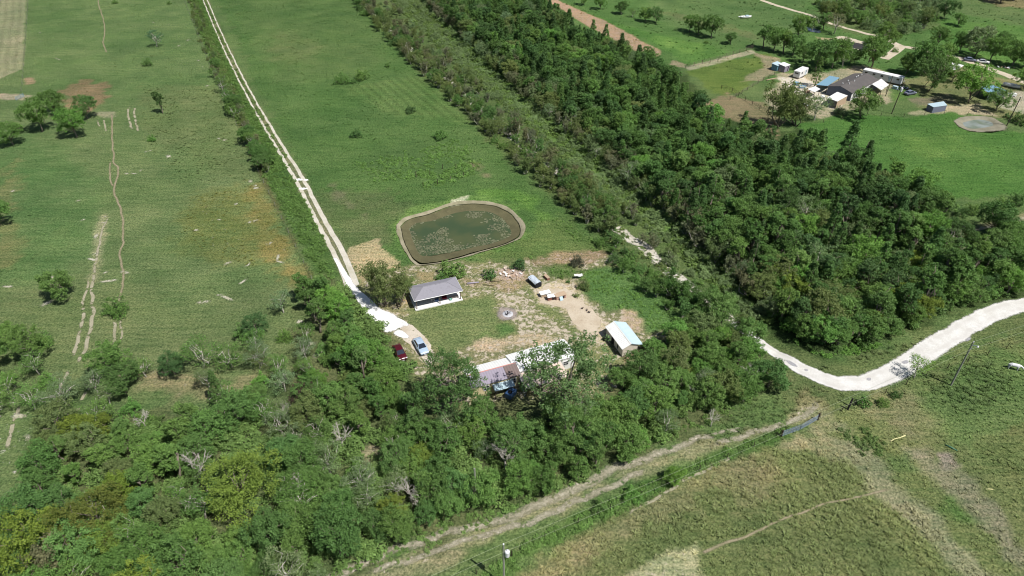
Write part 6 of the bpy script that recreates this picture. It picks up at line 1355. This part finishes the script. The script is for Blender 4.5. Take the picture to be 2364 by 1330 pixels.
fence('wire_fence', 'wire fence along the left pasture beside the ploughed strip', [(66,5),(58,120),(52,200),(48,225)], 7, m=M_POLE)
fence('wire_fence', 'wire fence at the foot of the hedge beside the farm track', [(425,0),(500,190),(600,405),(720,645)], 7, m=M_POLE, h=1.1)
fence('corral_fence', 'rail fence along the grey strip above the olive corral', [(1582,158),(1660,138),(1738,112)], 4.2, 1.5, 4, M_WOOD, 0.07, 0.03)
fence('corral_fence', 'dark rail fence between the corral and the red soil', [(1665,205),(1690,212),(1740,245),(1790,275)], 4, 1.4, 3, M_DWOOD, 0.08, 0.035)
fence('corral_fence', 'rail fence from the corral up to the travel trailer', [(1685,232),(1720,212),(1765,185),(1800,168)], 4, 1.4, 3, M_WOOD, 0.07, 0.03)
fence('wire_fence', 'wire fence between the farmyard and the bright pasture', [(1900,285),(2000,268),(2090,270),(2190,262),(2290,270)], 7, m=M_POLED)
for px, py, h, lab in [(1957,946,1.9,'black strainer post in the weeds right of the gate'),(1961,938,1.7,'second black strainer post beside the first')]:
    p = on(px, py); b = MB(); b.bar((0,0,-0.3),(0.1,0.1,h),0.15,M_DARK,8,0.14); o = b.build('strainer_post'); o.location = p; tag(o, lab, 'post')
pa, pb, pc_ = on(1887,970), on(1846,994), on(1803,1009)
gt = thing('field_gate', 'blue-grey tubular steel double gate standing across the field entrance', 'gate', pc_)
for a, b_ in ((pa, pb), (pb, pc_)):
    leaf_ = MB(); a = a-pc_; b_ = b_-pc_; d = (b_-a); a = a+d*0.02; b_ = b_-d*0.02
    for s_ in (a, b_): leaf_.bar(s_+Vector((0,0,0.15)), s_+Vector((0,0,1.35)), 0.035, M_GALV, 6)
    mdl = (a+b_)/2; leaf_.bar(mdl+Vector((0,0,0.15)), mdl+Vector((0,0,1.35)), 0.03, M_GALV, 6)
    lo = leaf_.build('gate_leaf', gt)
    for k in range(6): q = MB(); z = 0.18+k*0.23; q.bar(a+Vector((0,0,z)), b_+Vector((0,0,z)), 0.03, M_GALV, 6); q.build('rail', lo)
for q in (pa, pc_): b = MB(); b.bar(q-pc_+Vector((0,0,-0.3)), q-pc_+Vector((0,0,1.6)), 0.13, M_DWOOD, 8); b.build('gate_post', gt)
p = on(47,228); t = thing('field_gate', 'small pale blue gate in the fence at the far left', 'gate', p, R(75))
for s_ in (-1,1): b = MB(); b.bar((s_*1.6,0,0),(s_*1.6,0,1.3),0.06,M_BLUER,6); b.build('gate_post', t)
for k in range(5): b = MB(); b.bar((-1.6,0,0.2+k*0.24),(1.6,0,0.2+k*0.24),0.035,M_BLUER,5); b.build('rail', t)

# --- poles and wires
def pole(label, base, top_z, lean=(0,0), m=M_POLE, transformer=None, r0=0.16, cross=True):
    t = thing('utility_pole', label, 'utility pole', base)
    b = MB(); b.bar((0,0,-0.4),(lean[0],lean[1],top_z),r0,m,10,r0*0.75); b.build('shaft', t)
    if cross:
        b = MB(); b.lathe((lean[0],lean[1],top_z),[(0.05,0),(0.11,0.05),(0.06,0.1),(0.1,0.16),(0.03,0.24)],M_PORC,8); b.build('top_insulator', t)
        b = MB(); b.lathe((lean[0]+r0+0.08,lean[1]-0.05,top_z-1.55),[(0.04,0),(0.08,0.05),(0.05,0.1),(0.07,0.15)],M_PORC,8); b.build('neutral_insulator', t)
    if transformer:
        x, y, z, s_ = transformer
        b = MB(); b.lathe((x,y,z),[(0.12*s_,0),(0.24*s_,0.03),(0.25*s_,0.75*s_),(0.27*s_,0.76*s_),(0.2*s_,0.86*s_),(0.03,0.9*s_)],M_PORC,14); tr_ = b.build('transformer', t, smooth=False)
        b = MB(); b.lathe((x,y+0.05,z+0.88*s_),[(0.05,0),(0.08,0.06),(0.05,0.12),(0.07,0.18),(0.03,0.26)],M_PORC,8); b.build('bushing', tr_)
        b = MB(); b.box((x*0.45,y*0.5,z+0.45*s_),(abs(x)*0.8+0.05,0.08,0.1),M_GALV); b.build('bracket', t)
    return t
B1 = G(1163.5,1352); B2 = G(2195,890); T1 = 9.2; T2 = 9.9
pole('weathered pole with a white transformer at the bottom edge', B1, T1, transformer=(0.46,-0.1,6.9,1.25))
rp = pole('tall dark-sided pole with a lamp beside the white gravel road', B2, T2, (0.1,0.1), transformer=None)
b = MB(); b.bar((0.1,0,T2-0.6),(0.8,-0.3,T2-0.5),0.035,M_GALV,6); arm = b.build('lamp_arm', rp)
b = MB(); b.lathe((0.85,-0.32,T2-0.7),[(0.05,-0.1),(0.18,-0.05),(0.15,0.14),(0.06,0.24)],M_PORC,10); b.build('lamp_head', arm)
B3 = G(1098.5,1147); t = pole('short bare grey pole with a guy wire among the trees', B3, 6.4, cross=False, r0=0.17)
b = MB(); b.bar((0.05,0,6.1),(1.6,0.6,0.6),0.02,M_DWOOD,5); b.build('guy_wire', t)
d12 = (B2-B1); BL = B1-d12*0.9; BR = B2+Vector((38,16,0))
def wire(name, label, a, b_, sag, rw=0.012):
    pts = []
    for k in range(25):
        f = k/24; q = a.lerp(b_, f); q.z -= sag*4*f*(1-f); pts.append(q)
    mb_ = MB(); mb_.tube(pts, [rw]*25, M_WIRE, 5); return tag(mb_.build(name), label, 'power line')
V3 = lambda v, z: Vector((v.x, v.y, z))
wire('power_line', 'upper power line between the bottom pole and the roadside pole', V3(B1,T1+0.2), V3(B2,T2+0.2), 0.7); wire('power_line', 'lower power line between the bottom pole and the roadside pole', V3(B1,T1-1.45)+Vector((0.25,0,0)), V3(B2,T2-1.45)+Vector((0.25,0,0)), 0.7)
wire('power_line', 'upper power line running left from the bottom pole', V3(BL,T1+0.2), V3(B1,T1+0.2), 0.8); wire('power_line', 'lower power line running left from the bottom pole', V3(BL,T1-1.45), V3(B1,T1-1.45)+Vector((0.25,0,0)), 0.8)
wire('power_line', 'upper power line running right from the roadside pole', V3(B2,T2+0.2), V3(BR,T2+0.2), 0.6); wire('power_line', 'lower power line running right from the roadside pole', V3(B2,T2-1.45)+Vector((0.25,0,0)), V3(BR,T2-1.45), 0.6)
pole('dark leaning pole with a white transformer in front of the far porch', G(2058,263), 10.5, (0.6,0), M_POLED, (0.45,-0.2,7.4,1.4))
pole('thin dark pole at the corner of the far porch', G(2044,222), 7.0, (0.3,0), M_POLED, None, 0.13)
pole('dark pole beside the stock pond at the right', G(2324,290), 9.0, (0.4,0), M_POLED)

# --- white cow
p = on(2338,853); cw = thing('white_cow', 'white cow grazing on the field at the right edge', 'cow', p, R(-22))
me = bpy.data.meshes.new('cow_body')
cv = [((0,0,0.98),0.36),((0.55,0,1.0),0.33),((0.8,0,1.1),0.22),((1.1,0,0.95),0.16),((1.35,0,0.72),0.14),((1.55,0,0.5),0.09),((-0.5,0,0.98),0.37),((-0.85,0,1.03),0.28),((-0.98,0,1.0),0.07),((-1.03,0,0.55),0.035),
      ((0.6,0.18,0.7),0.13),((0.6,0.2,0.4),0.075),((0.62,0.2,0.02),0.06),((0.6,-0.18,0.7),0.13),((0.6,-0.2,0.4),0.075),((0.62,-0.2,0.02),0.06),
      ((-0.72,0.2,0.72),0.17),((-0.82,0.22,0.42),0.08),((-0.76,0.22,0.02),0.06),((-0.72,-0.2,0.72),0.17),((-0.82,-0.22,0.42),0.08),((-0.76,-0.22,0.02),0.06),((1.28,0.2,0.85),0.045),((1.28,-0.2,0.85),0.045)]
me.from_pydata([c_[0] for c_ in cv], [(0,1),(1,2),(2,3),(3,4),(4,5),(0,6),(6,7),(7,8),(8,9),(1,10),(10,11),(11,12),(1,13),(13,14),(14,15),(7,16),(16,17),(17,18),(7,19),(19,20),(20,21),(4,22),(4,23)], [])
me.materials.append(M_COWH); o = obj('cow_body', me, cw); sk = o.modifiers.new('skin','SKIN'); sk.use_smooth_shade = True; sb_ = o.modifiers.new('sub','SUBSURF'); sb_.levels = 2; sb_.render_levels = 2
for v, c_ in zip(me.skin_vertices[0].data, cv): v.radius = (c_[1], c_[1])
me.skin_vertices[0].data[0].use_root = True

# --- the far farm
cH = (G(1911.3,199.2,3.0)+G(2027.7,182.9,3.0))/2; cH.z = 0; angH = math.atan2(12.5,13.9)
fh = gable_house('long_house', 'long manufactured house with a dark shingled roof in the far farmyard', cH, angH, 18.6, 8.4, 2.95, 4.1, M_TAR, M_TAR, M_WHITE_P, over=0.3, rib=0, ends=M_SLATE)  # white house: shade of the gable ends is put into their slate colour
for x in (-7.5,-5.2,-4.6,-2.4,0.5,3.2): window(fh, (x,-4.22,1.7), 0.9 if x != -4.6 else 0.5, 1.1, cross=False)
for x, y in ((-6.5,0.8),(-5.0,-0.7),(-2.5,0.9),(-1.2,-0.6),(3.2,0.8),(4.6,0.9),(6.5,0.6)):
    b = MB(); b.lathe((x,y,4.1-abs(y)*0.27),[(0.16,-0.1),(0.16,0.28),(0.22,0.3),(0.22,0.36),(0.05,0.38)],M_WHITE_P,8); b.build('roof_vent', fh)
def shelter(name, label, corners, z, roofm, legs=True, walls=(), wallm=None, cat='shelter', drop=0.0, rib=True, openm=None):
    """flat sheet roof on posts: corners are photo pixels at roof height"""
    P = [G(x, y, z) for x, y in corners]; c = sum(P, Vector())/4; c.z = 0; t = thing(name, label, cat, c)
    Q = [q-c for q in P]; Q[0].z += drop; Q[1].z += drop; b = MB(); n = int((Q[1]-Q[0]).length/0.6) if rib else 0
    b.sheet(Q[0],Q[1],Q[2],Q[3],0.06,roofm,amp=0.04,rib=n); b.build('roof', t)
    for q in Q:
        e = q*0.93; b = MB(); b.bar((e.x,e.y,0),(e.x,e.y,q.z-0.1),0.08,M_DWOOD,6); b.build('post', t)
    for i in walls:
        a, b_ = Q[i]*0.95, Q[(i+1) % 4]*0.95; wallq([(a.x,a.y,0),(b_.x,b_.y,0),(b_.x,b_.y,Q[(i+1)%4].z-0.12),(a.x,a.y,Q[i].z-0.12)],0.06,wallm or M_TAN,'wall',t)
    return t
shelter('blue_carport', 'blue metal carport along the back of the long house', [(1915.4,174.8),(1938.4,179.6),(1910.6,198.5),(1884.2,195.8)], 2.6, M_BLUER, cat='carport')
shelter('white_carport', 'white roofed carport in front of the long house gable', [(1909.9,225.6),(1933,212),(1957.3,220.8),(1933,234.4)], 2.6, M_ZINC, walls=(2,), cat='carport')
shelter('white_canopy', 'small white canopy left of the long house', [(1864.5,206),(1882,199),(1894,205.5),(1881,212.5)], 2.3, M_WHITE_P, rib=False, cat='canopy')
shelter('porch_roof', 'white metal porch roof on the right side of the long house', [(2012.8,194.5),(2034.5,181.6),(2052.1,195.8),(2035.2,208)], 2.7, M_ZINC, walls=(0,), wallm=M_SLATE, cat='porch')
shelter('open_shed', 'open shed with a white sheet roof below the far lane', [(2186,160),(2199,143),(2225.5,151),(2204,164)], 2.6, M_WHITE_P, walls=(1,2), wallm=M_TAN, cat='shed')
shelter('goat_shed', 'low shed with a pale metal roof beside the stock pond', [(2141,240),(2179,234),(2187,243),(2155,247.5)], 2.0, M_BLUEM, walls=(2,3), wallm=M_SLATE, cat='shed')
shelter('blue_shelter', 'blue roofed shelter half hidden by the big bright tree', [(2262,205),(2278,191),(2325,209),(2284,214)], 2.7, M_BLUER, walls=(2,), wallm=M_SLATE, cat='shelter')
def hut(name, label, px, py, d, rz, wall, roofm, cat): return box_coop(name, label, px, py, rz, d, wall, roofm, 0.25, cat, True, 0.1, 0.2)
hut('blue_hut', 'small teal hut at the left of the farmyard', 1792,161, (3.2,2.4,2.1), R(38), M_TEAL, M_BLUEM, 'hut')
hut('grey_hut', 'small grey hut with a white roof right of the teal one', 1808,164, (3.0,2.6,2.3), R(38), M_GREYM, M_ZINC, 'hut')
def rv(name, label, px, py, L_, W_, Hh, rz, m=M_WHITE_P):
    p = on(px, py); t = thing(name, label, 'trailer', p, rz)
    b = MB(); b.box((0,0,Hh/2+0.45),(L_,W_,Hh), m); body = b.build('body', t, bevel=0.16)
    k = max(2, int(L_/2.6))
    for i in range(k):
        x = -L_/2+L_*(i+0.5)/k
        for s_ in (-1,1): b = MB(); b.box((x,s_*(W_/2+0.005),Hh*0.65+0.45),(0.9,0.03,0.55), M_GLASS); w_ = b.build('window', t); b = MB(); b.box((x,s_*(W_/2+0.012),Hh*0.65+0.14),(1.0,0.05,0.05), M_GALV); b.build('sill', w_)
    for s_ in (-1,1): b = MB(); b.box((s_*(L_/2+0.005),0,Hh*0.65+0.45),(0.03,W_*0.5,0.5), M_GLASS); b.build('window', t)
    b = MB(); b.box((L_*0.2,-W_/2-0.01,Hh*0.45+0.45),(0.65,0.03,Hh*0.8), M_BLUEM); b.build('door', t)
    for s_ in (-1,1):
        for x in (-0.4,0.4): b = MB(); b.tube([(x,s_*(W_/2-0.15)-0.1,0.33),(x,s_*(W_/2-0.15)+0.1,0.33)],[0.33,0.33],M_TYRE,14); wl = b.build('wheel', t); b = MB(); b.tube([(x,s_*(W_/2-0.04),0.33),(x,s_*(W_/2-0.01),0.33)],[0.17,0.16],M_RIM,10); b.build('rim', wl)
    b = MB(); b.bar((L_/2,0.3,0.4),(L_/2+1.0,0,0.4),0.05,M_DARK,5); b.bar((L_/2,-0.3,0.4),(L_/2+1.0,0,0.4),0.05,M_DARK,5); b.build('tow_bar', t)
    b = MB(); b.box((0,0,Hh+0.52),(0.8,0.7,0.2), M_PORC); b.build('roof_unit', t, bevel=0.05)
    return t
rv('travel_trailer', 'white travel trailer parked in the shade at the left of the farmyard', 1846,177, 6.4, 2.5, 2.3, R(45))
rv('long_trailer', 'long white trailer behind the right end of the long house', 2035,186, 13.5, 2.7, 2.4, R(-42))
p = on(1722,42); t = thing('small_boat', 'small white boat lying in the far green pasture', 'boat', p, R(10))
def hull(par, L_, Wb, Hb, m):
    V = []; st = [(-0.5,0.8,1.0),(-0.25,1.0,1.0),(0.1,1.0,1.0),(0.35,0.7,1.05),(0.5,0.06,1.15)]
    for x, w_, h_ in st: V += [(x*L_,-w_*Wb/2,Hb*h_),(x*L_,-w_*Wb*0.35,Hb*0.25),(x*L_,0,0.05 if x < 0.4 else Hb*0.6),(x*L_,w_*Wb*0.35,Hb*0.25),(x*L_,w_*Wb/2,Hb*h_)]
    Fs = [(i*5+k,i*5+k+1,(i+1)*5+k+1,(i+1)*5+k) for i in range(4) for k in range(4)]+[(0,1,2,3,4)]
    b = MB(); b.add(V, Fs, m); o = b.build('hull', par, smooth=True); o.modifiers.new('s','SOLIDIFY').thickness = 0.06
    for x in (-0.2,0.1): b = MB(); b.box((x*L_,0,Hb*0.75),(0.35,Wb*0.9,0.06), M_BLUEM); b.build('bench_seat', par)
hull(t, 5.0, 2.0, 0.9, M_WHITE_P); b = MB(); b.box((0.3,-0.2,1.1),(1.6,1.3,0.5), M_BLUEM); b.build('cabin', t, bevel=0.15); b = MB(); b.box((-2.9,0.4,0.7),(1.2,0.8,0.12), M_WHITE_P); b.build('swim_platform', t)
p = on(2333,202); t = thing('white_boat', 'white boat with a dark hull shadow beside the far lane at the right', 'boat', p, R(-38)); hull(t, 5.2, 2.0, 1.0, M_WHITE_P); b = MB(); b.sheet((-2.2,-0.85,1.15),(1.4,-0.75,1.2),(1.4,0.75,1.2),(-2.2,0.85,1.15),0.05,M_WHITE_P); b.build('cover', t)
q = on(2268,146); car('parked_car', 'small white car parked under the trees on the far lane', q, R(-25), M_WHITE_P, 4.4, 1.75)
q = on(2238,141); car('parked_car', 'grey car in the shade left of the small white one', q, R(-25), M_SLATE, 4.4, 1.75)
q = on(2100,218); car('parked_car', 'grey-blue car in tree shade right of the far porch', q, R(20), M_SLATE, 4.4, 1.75)
for px, py, lab in [(1852,203,'dark blue picnic table in front of the travel trailer')]:
    p = on(px,py); t = thing('picnic_table', lab, 'table', p, R(-20))
    b = MB(); b.box((0,0,0.75),(2.4,0.9,0.08), M_BLUER); b.build('tabletop', t)
    for s_ in (-1,1): b = MB(); b.box((0,s_*0.8,0.45),(2.4,0.3,0.06), M_BLUER); b.build('bench_seat', t); b = MB(); b.bar((s_*0.9,-0.7,0),(s_*0.9,0.1,0.72),0.05,M_DWOOD,5); b.bar((s_*0.9,0.7,0),(s_*0.9,-0.1,0.72),0.05,M_DWOOD,5); b.build('trestle', t)
p = on(2200,165); t = thing('blue_barrel', 'bright blue barrel in front of the open shed', 'barrel', p); b = MB(); b.lathe((0,0,0),[(0.4,0),(0.45,0.2),(0.42,0.5),(0.45,0.55),(0.42,1.0),(0.2,1.05)],pm('bright_blue',(60,90,190))); b.build('drum', t)

# clutter of the far farmyard
def crate(label, px, py, d, m, rz):
    p = on(px, py); t = thing('wooden_crate', label, 'crate', p, rz); x, y, h = d
    b = MB(); b.box((0,0,0.04),(x,y,0.08), m); b.build('base', t)
    for s_ in (-1, 1):
        for k in range(3):
            z = 0.12+h*(k+0.5)/3
            b = MB(); b.box((0,s_*y/2,z),(x,0.05,h/3-0.06), m); b.build('slat', t)
            b = MB(); b.box((s_*x/2,0,z),(0.05,y-0.06,h/3-0.06), m); b.build('slat', t)
    b = MB(); b.sheet((-x/2-0.05,-y/2-0.05,h+0.14),(x/2+0.05,-y/2-0.05,h+0.14),(x/2+0.05,y/2+0.05,h+0.16),(-x/2-0.05,y/2+0.05,h+0.16),0.04,m); b.build('lid', t)
for k, (px, py, m, lab) in enumerate([(1862,214,M_TAN,'pale crate below the small white canopy'),(1898,228,M_WHITE_P,'white crate left of the white carport'),(2066,205,M_BLUEM,'pale blue crate at the right end of the porch'),(2338,222,M_WHITE_P,'white crate on the sand at the right edge'),(1838,196,M_BLUER,'blue crate on the sand before the travel trailer')]):
    crate(lab, px, py, (1.6,1.1,0.8), m, 0.3+k)
def scrap(label, px, py, seed, ms, sp=1.3):
    p = on(px, py); t = thing('scrap_heap', label, 'scrap', p); r_ = np.random.default_rng(seed)
    for k in range(12):
        q = Vector((r_.normal()*sp, r_.normal()*sp*0.6, 0.08+r_.random()*0.35)); b = MB()
        b.box((0,0,0),(0.4+r_.random()*1.1,0.2+r_.random()*0.5,0.05+r_.random()*0.2), ms[k % len(ms)], Matrix.Translation(q)@Matrix.Rotation(r_.random()*3.1,4,'Z')@Matrix.Rotation(r_.normal()*0.4,4,'X')); b.build('scrap_piece', t)
scrap('scrap heap in tree shade right of the porch', 2092,205, 1, [M_SLATE,M_WHITE_P,M_DWOOD])
scrap('white scrap boards lying beside the far lane', 2322,158, 2, [M_WHITE_P,M_TAN])
scrap('dark scrap heap on the sand below the small white canopy', 1856,222, 3, [M_DWOOD,M_DARK,M_TAN])
scrap('scrap heap under the blue-roofed shelter', 2312,218, 4, [M_DARK,M_DWOOD,M_GALV], 1.8)
scrap('pale rubbish below the drooping tree', 1852,246, 5, [M_TAN,M_WHITE_P,M_DWOOD])
